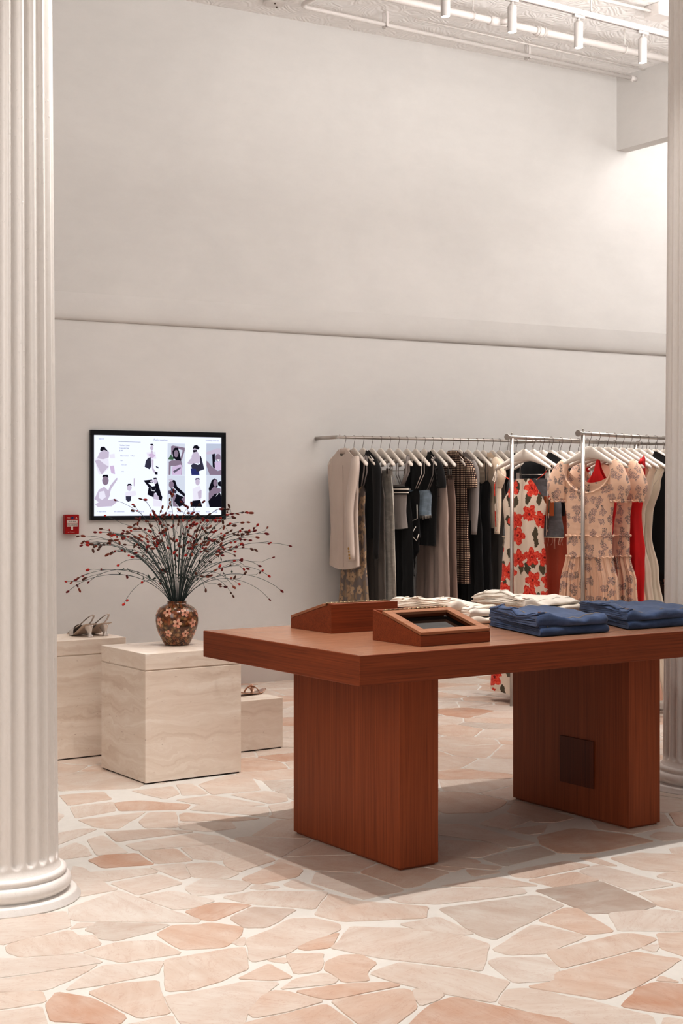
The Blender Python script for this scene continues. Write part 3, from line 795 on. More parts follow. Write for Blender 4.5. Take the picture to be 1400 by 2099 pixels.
def plinth(label, x0, x1, y0, y1, z, cap=True):
    t = thing('travertine_plinth', label, 'plinth', ((x0 + x1) / 2, (y0 + y1) / 2, 0))
    w, d = (x1 - x0) / 2, (y1 - y0) / 2
    mb = MB()
    if cap:
        mb.box(-w, w, -d, d, 0.006, z - 0.081, 0, 0.0015)
        mb.obj('block', M_TRAV, t)
        mb = MB(); mb.box(-w + .006, w - .006, -d + .006, d - .006, z - 0.0812, z - 0.0748); mb.obj('shadow_joint', M_TRAV, t)
        mb = MB(); mb.box(-w, w, -d, d, z - 0.075, z, 0, 0.0015); mb.obj('cap_slab', M_TRAV, t)
    else:
        mb.box(-w, w, -d, d, 0.006, z, 0, 0.0015); mb.obj('block', M_TRAV, t)
    mb = MB(); mb.box(-w + .008, w - .008, -d + .008, d - .008, 0, 0.007); mb.obj('foot', flat('dark_foot', (60, 45, 38)), t)
    return t
plinth('cube travertine plinth carrying the vase, in front', 3.022, 3.533, 6.06, 6.54, 0.6035)
plinth('travertine plinth behind the column with silver shoes', 2.74, 3.304, 6.85, 7.185, 0.602)
plinth('lowest travertine block, small one with sandals', 3.60, 4.06, 6.526, 6.98, 0.266, False)
# ------------------------------------------------------------------ painted vase
VX, VY, VZ = 3.335, 6.345, 0.6036
def m_glaze():
    t = NT('brown_glaze')
    v = t.coord()
    s = t.sep(v)
    ang = t.math('ARCTAN2', s[0], s[1])
    uv = t.comb(t.math('MULTIPLY', ang, 0.095), s[2], 0.0)
    vo = voro2(t, uv, 62, 1.0)
    cs = t.sep(vo.outputs['Color'])
    c = t.ramp(cs[0], [(0.0, srgb(64, 40, 26)), (0.3, srgb(122, 72, 42)), (0.6, srgb(154, 92, 56)), (0.82, srgb(126, 106, 66)), (1.0, srgb(182, 136, 98))])
    edge = t.ramp(vo.outputs['Distance'], [(0.3, (0, 0, 0)), (0.62, (1, 1, 1))])
    c = t.mix(t.math('MULTIPLY', edge, 0.7), c, srgb(58, 34, 20))
    v2 = voro2(t, uv, 120, 1.0)
    dots = t.math('LESS_THAN', v2.outputs['Distance'], 0.2)
    low = t.ramp(s[2], [(0.0, (1, 1, 1)), (0.055, (1, 1, 1)), (0.07, (0.15, 0.15, 0.15)), (1, (0.15, 0.15, 0.15))])
    c = t.mix(t.math('MULTIPLY', dots, low), c, srgb(188, 142, 104))
    return t.bsdf(c, 0.16, spec=0.6, coat=0.5)
M_GLAZE = m_glaze()
M_PETAL = flat('petal_pink', (232, 172, 148), 0.2, coat=0.4)
M_PETAL2 = flat('petal_cream', (238, 198, 172), 0.2, coat=0.4)
M_PCORE = flat('petal_core', (120, 52, 34), 0.25)
vp = [(0.052, 0.0), (0.060, 0.003), (0.072, 0.022), (0.088, 0.055), (0.1, 0.09), (0.1045, 0.12), (0.103, 0.145), (0.096, 0.168), (0.082, 0.185), (0.062, 0.197), (0.050, 0.202), (0.0465, 0.208), (0.049, 0.2145), (0.046, 0.216)]
def vase_r(z):
    for (r0, z0), (r1, z1) in zip(vp, vp[1:]):
        if z <= z1: return r0 + (r1 - r0) * (z - z0) / max(1e-6, z1 - z0)
    return vp[-1][0]
vt = thing('flower_vase', 'rounded brown glazed vase painted with pink blossoms', 'vase', (VX, VY, VZ))
mb = MB()
fine = []
for (r0, z0), (r1, z1) in zip(vp, vp[1:]):
    for k in range(3): fine.append((r0 + (r1 - r0) * k / 3, z0 + (z1 - z0) * k / 3))
fine += [vp[-1], (0.041, 0.214), (0.040, 0.195), (0.05, 0.18), (0.05, 0.02)]
mb.lathe(fine, 72)
def surf(a, z, off): 
    r = vase_r(z) + off
    return (r * math.cos(a), r * math.sin(a), z)
cam_a = math.atan2(-VY, -VX)
fl = [(-0.5, .168), (0.42, .166), (-0.95, .118), (0.02, .113), (0.85, .112), (-0.47, .064), (0.47, .061), (1.35, .16), (1.75, .10), (2.3, .15), (2.7, .07), (3.1, .12), (-1.45, .165), (-1.8, .09), (-2.4, .13), (-2.9, .16), (1.3, .06), (-1.35, .06)]
for k, (da, z0) in enumerate(fl):
    a0 = cam_a + da
    rs = 0.0235 if z0 > .08 else 0.019
    ph = R_.uniform(0, 6.28)
    for q in range(5):
        th = ph + q * 2 * PI / 5
        cxp, cyp = 0.6 * rs * math.cos(th), 0.6 * rs * math.sin(th)
        pts = []
        for j in range(12):
            b = 2 * PI * j / 12
            lx, ly = 0.40 * rs * math.cos(b), 0.33 * rs * math.sin(b)
            px = cxp + lx * math.cos(th) - ly * math.sin(th); py = cyp + lx * math.sin(th) + ly * math.cos(th)
            pts.append(surf(a0 + px / vase_r(z0), z0 + py, 0.0007))
        c = mb.vert(surf(a0 + cxp / vase_r(z0), z0 + cyp, 0.0012))
        idx = [mb.vert(p) for p in pts]
        for j in range(12): mb.face((c, idx[j], idx[(j + 1) % 12]), 1 if (k + q) % 3 else 2, True)
    pts = [mb.vert(surf(a0 + 0.16 * rs * math.cos(b * PI / 4) / vase_r(z0), z0 + 0.16 * rs * math.sin(b * PI / 4), 0.0016)) for b in range(8)]
    mb.face(pts, 3)
mb.obj('vase_body', [M_GLAZE, M_PETAL, M_PETAL2, M_PCORE], vt)

# stems of burnet
M_STEM = flat('blue_green_stem', (72, 86, 84), 0.6)
M_LEAF = flat('burnet_leaf', (44, 60, 52), 0.6)
M_HEADR = [flat('burnet_red', (176, 44, 34), 0.8), flat('burnet_rust', (140, 70, 50), 0.8), flat('burnet_brown', (96, 58, 44), 0.8), flat('burnet_wine', (118, 34, 34), 0.8)]
rb = random.Random(21)
def bez(p0, p1, p2, p3, t):
    return p0 * (1 - t) ** 3 + p1 * 3 * t * (1 - t) ** 2 + p2 * 3 * t * t * (1 - t) + p3 * t ** 3
head_meshes = []
for k in range(8):
    mb = MB(); l = rb.uniform(.008, .0135); mb.ellipsoid((0, 0, 0), .0055, .0055, l, 8, 6)
    head_meshes.append(mb.mesh('flower_head', M_HEADR[k % 4]))
NSTEM = 92
for i in range(NSTEM):
    az = i * 2.39996 + rb.uniform(-.2, .2)
    rank = (i + 0.5) / NSTEM
    spread = 0.08 + 0.42 * rank ** 0.75 + rb.uniform(-.03, .03)
    if spread > .3 and abs(math.sin(az - cam_a)) < 0.45: spread *= 0.72   # the fan is a little flatter front to back
    top = 0.38 + 0.10 * rb.random() - 0.52 * max(0, spread - 0.2) - (0.12 * rb.random())
    if i % 9 == 0: top += 0.1
    if rank > .88: top = rb.uniform(-0.02, 0.12)
    base = Vector((0.022 * math.cos(az + 2), 0.022 * math.sin(az + 2), 0.05))
    mouth = Vector((0.032 * math.cos(az) * min(1, .4 + rank), 0.032 * math.sin(az) * min(1, .4 + rank), 0.212))
    d = Vector((math.cos(az), math.sin(az), 0))
    tip = mouth + d * spread + Vector((0, 0, top))
    c1 = mouth + d * spread * 0.25 + Vector((0, 0, 0.16 + top * 0.35))
    c2 = mouth + d * spread * 0.75 + Vector((0, 0, max(top * 0.95, 0.10 + top * .6) + 0.03))
    st = thing('burnet_stem', 'thin burnet stem with small red-brown heads, standing in the painted vase', 'flower', (VX, VY, VZ), 0, 'burnet stems in the painted vase')
    mb = MB()
    main = [base] + [bez(mouth, c1, c2, tip, k / 14) for k in range(15)]
    mb.tube(main, [0.0017] * 3 + [0.0014] * 7 + [0.0010] * 6, 5)
    ends = [(main[-1], (main[-1] - main[-2]).normalized())]
    for b in range(rb.choice((1, 2, 3, 3))):
        k = rb.randint(6, 13)
        p = main[k]; tg = (main[k + 1] - p).normalized()
        side = Vector((rb.uniform(-1, 1), rb.uniform(-1, 1), rb.uniform(-.2, .7))).normalized()
        L = rb.uniform(.05, .13)
        q1 = p + tg * L * .5 + side * L * .15; q2 = p + tg * L * .8 + side * L * .55 - Vector((0, 0, .02 * rb.random()))
        mb.tube([p, (p + q1) / 2, q1, (q1 + q2) / 2 + Vector((0, 0, .003)), q2], 0.0008, 4)
        ends.append((q2, (q2 - q1).normalized()))
    # pinnate leaflets near the vase
    if i % 5 < 4:
        for q in range(rb.randint(4, 9)):
            k = rb.randint(3, 8); p = main[k] + Vector((rb.uniform(-.004, .004),) * 3)
            dd = Vector((rb.uniform(-1, 1), rb.uniform(-1, 1), rb.uniform(-.4, .9))).normalized()
            w = dd.cross(Vector((0, 0, 1))).normalized() * 0.005; L = rb.uniform(.014, .028)
            mb.poly([p, p + dd * L * .4 + w, p + dd * L, p + dd * L * .4 - w], 1)
    mb.obj('stem', [M_STEM, M_LEAF], st)
    for (p, tg) in ends:
        for e in range(rb.choice((1, 1, 2))):
            h = bpy.data.objects.new('flower_head', rb.choice(head_meshes)); COL.objects.link(h); h.parent = st
            pp = p + tg * .006 - tg * (.026 * e) + Vector((rb.uniform(-.007, .007), rb.uniform(-.007, .007), 0)) * e
            h.location = pp
            h.rotation_euler = Vector((0, 0, 1)).rotation_difference((tg + Vector((rb.uniform(-.3, .3), rb.uniform(-.3, .3), rb.uniform(-.3, .3)))).normalized()).to_euler()
            s = rb.uniform(.75, 1.2); h.scale = (s, s, s)

# ------------------------------------------------------------------ shoes
M_SILVER = flat('silver_leather', (226, 218, 212), 0.25, 0.55)
M_INSOLE = flat('taupe_insole', (196, 176, 160), 0.5)
M_DARK = flat('black_elastic', (24, 20, 20), 0.6)
def slingback(label, loc, rz):
    """toe towards +x"""
    t = thing('slingback_shoe', label, 'shoe', loc, rz, 'pair of silver slingback shoes')
    L = 0.215
    def zfoot(x):      # heel end x=0 high, toe end x=L low
        k = min(1, max(0, x / (L * .62)))
        return 0.062 * (1 - k * k * (3 - 2 * k)) + 0.004
    def wfoot(x):
        k = x / L
        return 0.024 + 0.015 * math.sin(PI * min(1, k * .9 + .12)) - (0.034 * max(0, k - .72) / .28)
    mb = MB(); rings = []
    for i in range(19):
        x = L * i / 18; w = wfoot(x); z = zfoot(x)
        rings.append([(x, -w, z), (x, -w * .5, z - .002), (x, w * .5, z - .002), (x, w, z), (x, w, z + .005), (x, 0, z + .004), (x, -w, z + .005)])
    mb.loft(rings, 0, True); mb.obj('sole', M_INSOLE, t)
    mb = MB(); rings = []
    for i in range(13):
        x = L * (.50 + .5 * i / 12); w = wfoot(x) + .003; z = zfoot(x)
        k = (i / 12)
        hh = 0.040 * (1 - k) ** .7 + 0.010
        rings.append([(x + .012 * (1 - k) * math.sin(PI * j / 12), -w * math.cos(PI * j / 12), z - .001 + hh * math.sin(PI * j / 12) ** .7) for j in range(13)])
    mb.loft(rings, 0, True, False, True, closed=False)
    mb.obj('vamp', M_SILVER, t)
    # sculpted wedge heel: wide under the arch, pinched, flared foot
    mb = MB(); rings = []
    for zz, x0, x1, w in ((0.0, -.002, .030, .015), (.006, 0.0, .030, .014), (.016, .006, .034, .0085), (.03, .004, .050, .009), (.045, .0, .072, .014), (.056, -.003, .088, .020), (.0635, -.004, .060, .024)):
        rings.append([((x0 + x1) / 2 + (x1 - x0) / 2 * math.cos(2 * PI * j / 14), w * math.sin(2 * PI * j / 14), zz) for j in range(14)])
    mb.loft(rings, 0, True); mb.obj('heel', M_SILVER, t)
    mb = MB()
    pts = []
    for i in range(17):
        a = PI * i / 16
        pts.append((L * .52 - (L * .52 + .006) * math.sin(a) ** .8, -.030 * math.cos(a), .040 + .075 * math.sin(a)))
    mb.tube(pts, .0055, 8, 0, .4)
    mb.obj('heel_strap', M_SILVER, t)
    mb = MB(); mb.tube([(pts[10][0], pts[10][1] + .001, pts[10][2]), (pts[12][0], pts[12][1] + .001, pts[12][2]), (pts[14][0], pts[14][1] + .001, pts[14][2])], .0047, 8, 0, .4)
    mb.obj('elastic', M_DARK, t)
slingback('left shoe of the silver slingback pair on the plinth', (3.152, 6.935, .6025), math.radians(100))
slingback('right shoe of the silver slingback pair on the plinth', (3.242, 6.945, .6025), math.radians(101))
M_ROSE = flat('rose_gold_leather', (214, 178, 156), 0.22, 0.85)
def sandal(label, loc, rz):
    t = thing('loop_sandal', label, 'shoe', loc, rz, 'rose gold sandals on the low block')
    L = .23
    mb = MB(); rings = []
    for i in range(17):
        k = i / 16; x = L * k; w = .022 + .016 * math.sin(PI * min(1, k * .85 + .1)) - .016 * max(0, k - .85) / .15
        z = .022 * (1 - min(1, k * 1.6)) ** 1.5 + .004 + .016 * max(0, k - .8) / .2
        rings.append([(x, -w, z + .003), (x, -w * .8, z - .003), (x, w * .8, z - .003), (x, w, z + .003), (x, w * .6, z + .003), (x, -w * .6, z + .003)])
    mb.loft(rings, 0, True); mb.obj('sole', M_ROSE, t)
    for (xa, xb, hh, nm) in ((.10, .165, .030, 'strap'), (.155, .11, .034, 'strap')):
        mb = MB()
        mb.tube([(xa + (xb - xa) * i / 14, -.037 * math.cos(PI * i / 14), .008 + hh * math.sin(PI * i / 14)) for i in range(15)], .0055, 8, 0, .45)
        mb.obj(nm, M_ROSE, t)
    mb = MB(); mb.tube([(.125 + .017 * math.cos(2 * PI * i / 16), .010 * math.sin(4 * PI * i / 16), .042 + .011 * math.sin(2 * PI * i / 16)) for i in range(17)], .004, 8, 0, .6)
    mb.obj('loop', M_ROSE, t)
sandal('rose gold sandal with a knotted loop, right one of its pair', (3.86, 6.70, .267), math.radians(12))
sandal('rose gold sandal with a knotted loop, left one of its pair', (3.78, 6.84, .267), math.radians(14))

# ------------------------------------------------------------------ wall display screen
TVT = thing('wall_screen', 'black framed video screen on the wall showing a clothing catalogue', 'television', tuple(wall_pt(-1.141, 0.0, 1.166)), WA)
TW, TH = 0.992, 0.605
mb = MB(); b = .028
mb.box(0, TW, -.004, 0, 0, TH)
for x0, x1, z0, z1 in ((0, TW, 0, b), (0, TW, TH - b - .006, TH), (0, b - .004, b, TH - b), (TW - b - .004, TW, b, TH - b)):
    mb.box(x0, x1, -.022, -.004, z0, z1, 0, .001)
mb.obj('bezel', flat('gloss_black', (18, 19, 26), .22, spec=.6), TVT)
SX0, SX1, SZ0, SZ1 = b - .004, TW - b - .004, b, TH - b - .006
mb = MB(); mb.box(SX0, SX1, -.010, -.004, SZ0, SZ1)
SCR = mb.obj('screen', emit('screen_white', (236, 240, 255), 1.02), TVT)
def S(cx, cy, lay=0):
    """catalogue picture coordinates -> point on the screen face"""
    k = (cx - 52) / 1223.0
    top = 98 + 30 * k; bot = 885 - 12 * k
    u = SX0 + (SX1 - SX0) * k; w = SZ1 - (SZ1 - SZ0) * (cy - top) / (bot - top)
    return (u, -.0105 - .0002 * lay, w)
EM = {'bg': ((222, 228, 240), .9), 'bg2': ((205, 212, 228), .9), 'sk': ((212, 202, 220), .9), 'sd': ((158, 142, 160), .9), 'sw': ((235, 232, 244), .95), 'bk': ((34, 32, 46), .9),
      'gr': ((74, 72, 92), .9), 'bl': ((66, 72, 130), .9), 'gn': ((92, 122, 100), .9), 'wh': ((246, 248, 255), 1.0), 'md': ((120, 112, 132), .9), 'pk': ((214, 196, 222), .95), 'tx': ((120, 126, 160), .9)}
EML = {k: emit('screen_' + k, c, s) for k, (c, s) in EM.items()}
def tile(shapes):
    mb = MB(); mats = []
    for lay, (mk, pts) in enumerate(shapes):
        if mk not in mats: mats.append(mk)
        P = [tuple(map(float, w.split(','))) for w in pts.split()]
        if len(P) == 2 and P[1][0] < 60:       # centre + radii : an ellipse
            (cx, cy), (rx, ry) = P
            P = [(cx + rx * math.cos(2 * PI * j / 18), cy + ry * math.sin(2 * PI * j / 18)) for j in range(18)]
        mb.poly([S(x, y, lay + 1) for x, y in P], mats.index(mk))
    mb.obj('catalogue_photo', [EML[m] for m in mats], SCR)
tile([('sw', '70,330 110,310 190,330 195,420 135,480 100,480 75,400'), ('sk', '84,325 108,268 140,250 195,262 192,318 140,335'), ('sk', '64,350 100,335 150,380 192,405 160,440 132,480 122,478 100,430'), ('bk', '112,235 122,214 150,212 165,232 190,262 150,245 115,258'), ('sk', '150,262 22,18'), ('sw', '195,290 245,280 250,325 205,325'), ('pk', '200,400 240,395 250,480 215,470')])
tile([('sw', '545,270 630,262 640,330 560,335'), ('pk', '560,290 600,275 632,300 600,330'), ('sk', '596,225 15,26'), ('bk', '578,200 586,186 606,186 614,205 596,198'), ('sk', '588,255 604,255 606,272 586,272'), ('gr', '560,325 585,315 592,400 575,432 528,408 540,350'), ('sk', '592,335 612,338 610,420 648,478 628,482 600,440'), ('bk', '625,455 652,462 650,484 628,482'), ('gr', '632,398 660,412 662,424 640,418')])
tile([('bg', '748,182 916,186 916,488 744,486'), ('sd', '782,210 800,203 915,225 915,250 885,345 868,342 895,250 812,222 795,290 782,290'), ('bk', '795,260 815,224 845,224 860,262 890,400 884,440 850,360 800,320'), ('sd', '830,282 22,36'), ('gn', '780,288 808,330 800,342 752,336'), ('sd', '760,360 790,345 870,345 888,372 884,486 872,486 870,400 778,400 775,486 758,486'), ('pk', '786,410 872,386 884,395 880,486 788,486'), ('md', '800,450 872,410 874,425 810,470')])
tile([('sk', '940,372 980,320 1030,300 1075,305 1078,350 1000,385 955,385'), ('sk', '980,310 1000,260 1030,250 1060,300 1075,350 1050,380 990,360'), ('sk', '1014,262 22,34'), ('bk', '990,240 1005,205 1035,200 1060,225 1045,245 1012,228'), ('bk', '992,248 1035,246 1032,262 1000,270'), ('gr', '975,395 1000,375 1040,390 1050,440 985,430'), ('bl', '972,425 1050,432 1058,488 980,488'), ('gr', '1018,400 1062,382 1068,322 1078,322 1106,432 1030,460'), ('bk', '1062,310 1072,308 1078,335 1068,345')])
tile([('bg2', '1128,186 1274,188 1274,490 1126,488'), ('sk', '1128,268 1210,240 1240,240 1240,280 1180,290 1128,290'), ('sk', '1222,232 1268,232 1270,290 1225,292'), ('bk', '1185,290 1212,282 1215,430 1190,410'), ('sd', '1244,322 28,36'), ('pk', '1208,362 1272,356 1274,440 1212,438'), ('wh', '1228,338 1262,338 1246,358'), ('sd', '1128,350 1150,370 1185,410 1240,450 1274,440 1274,490 1160,488 1128,400')])
tile([('sk', '100,630 150,600 200,650 205,680 170,760 100,750 60,720'), ('sk', '205,590 262,518 272,515 270,535 215,620 200,670 180,660'), ('sd', '161,540 30,46'), ('bk', '130,508 140,486 180,484 192,512 161,500'), ('sw', '105,650 150,640 165,700 130,730 100,710'), ('sk', '65,770 120,740 260,718 276,740 220,790 90,798')])
tile([('sk', '384,610 22,32'), ('bk', '362,596 372,572 400,572 408,592 384,584'), ('sw', '350,650 440,640 452,680 400,700 345,690'), ('gr', '350,692 402,692 398,735 375,748 352,730'), ('sk', '425,520 438,516 432,600 424,590')])
tile([('bk', '518,540 600,532 610,560 560,566 600,600 640,590 665,640 698,700 690,740 660,720 640,660 590,640'), ('sk', '575,545 608,536 618,552 590,560'), ('bk', '612,516 640,514 655,560 690,690 680,720 640,640'), ('sk', '630,548 16,26'), ('bk', '565,612 635,640 618,706 555,676'), ('wh', '585,600 590,640 625,645 632,615 622,640 596,632'), ('sk', '618,660 660,690 668,728 610,720'), ('sw', '608,728 690,738 692,794 610,790')])
tile([('bg', '744,490 916,492 916,796 744,794'), ('bk', '762,560 790,534 820,540 840,600 916,668 916,700 850,650 800,600'), ('sd', '784,582 24,34'), ('sk', '757,530 790,522 800,545 770,552'), ('gr', '780,610 835,640 830,665 780,660'), ('md', '752,640 790,632 792,668 756,670'), ('bk', '830,670 900,700 912,770 860,796 812,740'), ('sd', '790,668 832,680 812,740 850,794 800,790'), ('sd', '880,720 915,690 915,760')])
tile([('sw', '990,620 1060,590 1082,650 1075,730 1000,740'), ('sk', '1040,555 22,34'), ('md', '1016,540 1022,518 1056,516 1062,536 1040,524'), ('sk', '1040,650 1080,630 1078,710 1050,720'), ('bk', '990,736 1066,728 1086,795 968,795')])
tile([('bg', '1128,490 1274,492 1274,798 1128,796'), ('bk', '1150,620 1180,540 1210,520 1238,540 1240,600 1200,640 1165,680'), ('sd', '1216,566 20,34'), ('sd', '1150,660 1200,600 1270,620 1270,650 1200,700 1150,740'), ('bk', '1146,740 1210,670 1262,660 1274,690 1274,798 1160,798'), ('bk', '1240,560 1272,545 1274,600 1245,590'), ('wh', '1216,700 1240,665 1250,668')])
def stext(body, cx, cy, size, al='LEFT'):
    p = S(cx, cy, 12)
    text_mesh(body, size, EML['tx'], SCR, 'screen_text', p, align=al)
stext('Search', 98, 140, .0135); stext('Reformation', 680, 158, .020, 'CENTER'); stext('Dressing room (2)', 1252, 164, .0135, 'RIGHT')
for k, tx in enumerate(('Medium Linen', 'Crescent Bag', '$148')): stext(tx, 288, 205 + k * 26, .013)
stext('Black leather   + More', 300, 306, .0115); stext('Size', 300, 352, .010); stext('One size', 310, 392, .010); stext('Add', 310, 458, .010)
for cx, tx in ((85, '< Start over'), (240, 'All collections'), (395, 'New'), (470, 'Shop all'), (578, 'Dresses'), (672, 'Tops'), (758, 'Jeans'), (838, 'Bottoms'), (946, 'Weddings/Parties'), (1120, 'Shoes'), (1205, 'Bags')):
    stext(tx, cx, 848, .0128)
mb = MB()
mb.poly([S(282, 162, 3), S(490, 168, 3), S(490, 171, 3), S(282, 165, 3)]); mb.obj('screen_rule', EML['tx'], SCR)

# ------------------------------------------------------------------ fire alarm pull station
FA = thing('fire_alarm_box', 'small red fire alarm pull box on the wall left of the screen', 'fire alarm', tuple(wall_pt(-1.325, 0.0, 1.076)), WA)
M_RED = flat('alarm_red', (170, 14, 18), .3); M_WHT = flat('alarm_white', (226, 210, 202), .4); M_BLKT = flat('print_black', (26, 34, 30), .5)
FW, FH, FD = .098, .129, .042
mb = MB(); mb.box(0, FW, -FD, 0, 0, FH, 0, .004); mb.obj('housing', M_RED, FA)
mb = MB(); mb.box(.012, FW - .012, -FD - .004, -FD, .072, .094, 0, .001); mb.obj('push_bar', M_WHT, FA)
hd = MB(); hd.box(.012, FW - .012, -FD - .005, -FD, .049, .070, 0, .001); hd.box(.040, .054, -FD - .005, -FD, .028, .049); hd = hd.obj('pull_handle', M_WHT, FA)
mb = MB(); mb.tube([(.050, -FD - .001, .108), (.050, -FD - .003, .108)], .0085, 20); mb.tube([(.050, -FD - .003, .108), (.050, -FD - .004, .108)], .004, 12, 1); mb.obj('key_lock', [flat('lock_blue', (60, 80, 150), .3), M_BLKT], FA)
mb = MB(); y = -FD - .0006
mb.poly([(.071, y, .101), (.078, y, .114), (.086, y, .101), (.0805, y, .1035), (.078, y, .107), (.0755, y, .1035)]); mb.obj('flame_mark', M_WHT, FA)
text_mesh('FIRE', .0125, M_WHT, FA, 'lettering', (.012, -FD - .0006, .103))
text_mesh('PUSH BAR', .0115, M_BLKT, FA, 'lettering', (.049, -FD - .0047, .079), align='CENTER')
text_mesh('PULL HANDLE', .0108, M_BLKT, FA, 'lettering', (.049, -FD - .0057, .056), align='CENTER')
text_mesh('ad. Mircom', .0105, M_WHT, FA, 'lettering', (.018, -FD - .0006, .010))

# ------------------------------------------------------------------ ceiling services
M_PIPE = flat('painted_pipe', (230, 224, 220), .4); M_SPOT = flat('white_metal', (186, 180, 176), .4)
t = thing('ceiling_pipe', 'thin white ceiling pipe with an elbow, running along the wall', 'pipe')
mb = MB(); z = 4.655
pts = [(5.30, 5.6, z), (5.30, 8.24, z)] + [(5.30 + .07 * (1 - math.cos(a)), 8.24 + .07 * math.sin(a), z) for a in (.3, .6, .9, 1.2, 1.57)] + [(8.45, 8.27, z)]
mb.tube(pts, .0155, 12); mb.obj('pipe_run', M_PIPE, t)
mb = MB(); mb.tube([(6.2, 8.20, z + .045), (8.45, 8.16, z + .045)], .007, 8); mb.obj('pipe_run', M_PIPE, t)
for x in (6.02, 7.35):
    mb = MB(); mb.box(x - .01, x + .01, 8.27, 8.33, z - .02, z - .015); mb.box(x - .01, x + .01, 8.28, 8.285, z - .02, CZ); mb.box(x - .01, x + .01, 8.325, 8.33, z - .02, CZ)
    mb.tube([(x, 8.30, z - .03), (x, 8.30, z - .015)], .004, 8); mb.obj('clamp', M_PIPE, t)
mb = MB(); mb.tube([(8.40, 8.27, z), (8.46, 8.27, z)], .021, 14); mb.tube([(8.42, 8.27, z - .03), (8.42, 8.27, z)], .006, 8); mb.obj('end_cap', M_PIPE, t)
t = thing('sprinkler_pipe', 'thicker white ceiling pipe hung on rods behind the track', 'pipe')
mb = MB(); z = 4.6; mb.tube([(4.6, 7.74, z), (8.5, 7.62, z)], .025, 14); mb.obj('pipe_run', M_PIPE, t)
mb = MB(); mb.tube([(6.45, 7.684, z), (6.53, 7.682, z)], .033, 14); mb.tube([(6.53, 7.682, z), (6.56, 7.60, z - .01)], .02, 10); mb.obj('tee_joint', M_PIPE, t)
mb = MB(); mb.tube([(6.86, 7.672, z), (6.95, 7.67, z)], .034, 14); mb.tube([(6.88, 7.671, z), (6.885, 7.671, z)], .04, 14); mb.tube([(6.925, 7.67, z), (6.93, 7.67, z)], .04, 14); mb.obj('coupling', M_PIPE, t)
for x in (6.30, 7.70):
    yy = 7.70 - (x - 6) * .031 - .012
    mb = MB(); mb.tube([(x, yy, z + .03), (x, yy, CZ - .001)], .004, 6)
    mb.tube([(x, yy + .031 * math.sin(2 * PI * k / 16), z + .031 * math.cos(2 * PI * k / 16)) for k in range(17)], .003, 6)
    mb.obj('rod_hanger', M_PIPE, t)
mb = MB(); mb.tube([(6.56, 7.60, z - .005), (6.56, 7.60, z - .045)], .009, 10); mb.tube([(6.56, 7.60, z - .045), (6.56, 7.60, z - .049)], .018, 14)
mb.tube([(6.56, 7.60, z - .02), (6.56, 7.60, z - .04)], .0115, 8, 1); mb.obj('sprinkler_head', [flat('dull_chrome', (120, 105, 96), .35, .8), flat('sprinkler_bulb', (200, 60, 40), .2)], t)
t = thing('conduit', 'slim conduit ending in a square junction box by the right column', 'conduit')
mb = MB(); mb.tube([(6.2, 7.20, 4.70), (7.45, 7.14, 4.70)], .012, 10); mb.obj('conduit_run', M_PIPE, t)
mb = MB(); mb.box(7.45, 7.60, 7.06, 7.20, 4.66, CZ - .001, 0, .004); mb.obj('junction_box', M_PIPE, t)
t = thing('ceiling_patch', 'small rough junction plate at the wall corner, top left', 'ceiling plate', (5.25, 8.55, CZ - .03))
mb = MB(); mb.lathe([(.06, .0), (.075, .004), (.08, .012), (.08, .029)], 8); mb.obj('plate', M_PIPE, t)
mb = MB(); mb.tube([(.03, .02, -.008), (.03, .02, .001)], .006, 8); mb.tube([(-.02, -.04, -.008), (-.02, -.04, .001)], .005, 8); mb.obj('screw', flat('dull_chrome', (120, 105, 96), .35, .8), t)

TRY, TRZ = 6.845, 4.43
t = thing('light_track', 'long white lighting track hanging under the ceiling', 'light track')
mb = MB(); mb.box(4.2, 8.5, TRY - .018, TRY + .018, TRZ - .018, TRZ + .018, 0, .002); mb.obj('track_rail', M_SPOT, t)
mb = MB(); mb.box(4.2, 8.5, TRY - .004, TRY + .004, TRZ - .0186, TRZ - .018); mb.obj('contact_slot', flat('slot_grey', (120, 110, 106)), t)
for x in (5.0, 6.6, 8.2):
    mb = MB(); mb.tube([(x, TRY, TRZ + .018), (x, TRY, CZ - .001)], .006, 8); mb.obj('suspension_rod', M_SPOT, t)
LX = [5.405, 5.93, 6.49, 7.068]
nth = ['leftmost', 'second from left', 'third from left', 'rightmost']
first = None
def make_spot(label):
    t = thing('track_spotlight', label, 'spotlight', (0, 0, 0), 0, 'cylinder spotlights on the visible track')
    mb = MB(); mb.box(-.045, .045, -.016, .016, -.036, -.0185, 0, .003); mb.obj('adapter', M_SPOT, t)
    mb = MB(); mb.tube([(0, 0, -.036), (0, 0, -.065)], .010, 12); mb.tube([(-.016, 0, -.065), (.016, 0, -.065)], .014, 14); mb.obj('swivel', M_SPOT, t)
    mb = MB(); mb.lathe([(.024, -.062), (.0285, -.066), (.0285, -.226), (.0265, -.228), (.0265, -.222)], 32, cap1=False); mb.obj('can', M_SPOT, t)
    mb = MB(); mb.lathe([(.0001, -.224), (.0262, -.2235)], 32, cap0=False, cap1=False); mb.obj('lens', emit('lamp_glow', (255, 246, 236), 7.0), t)
    return t
first = make_spot(''); 
for k, x in enumerate(LX):
    o = first if k == 0 else copy_tree(first)
    o.location = (x, TRY, TRZ); o['label'] = nth[k] + ' of the white cylinder spotlights hanging from the track'
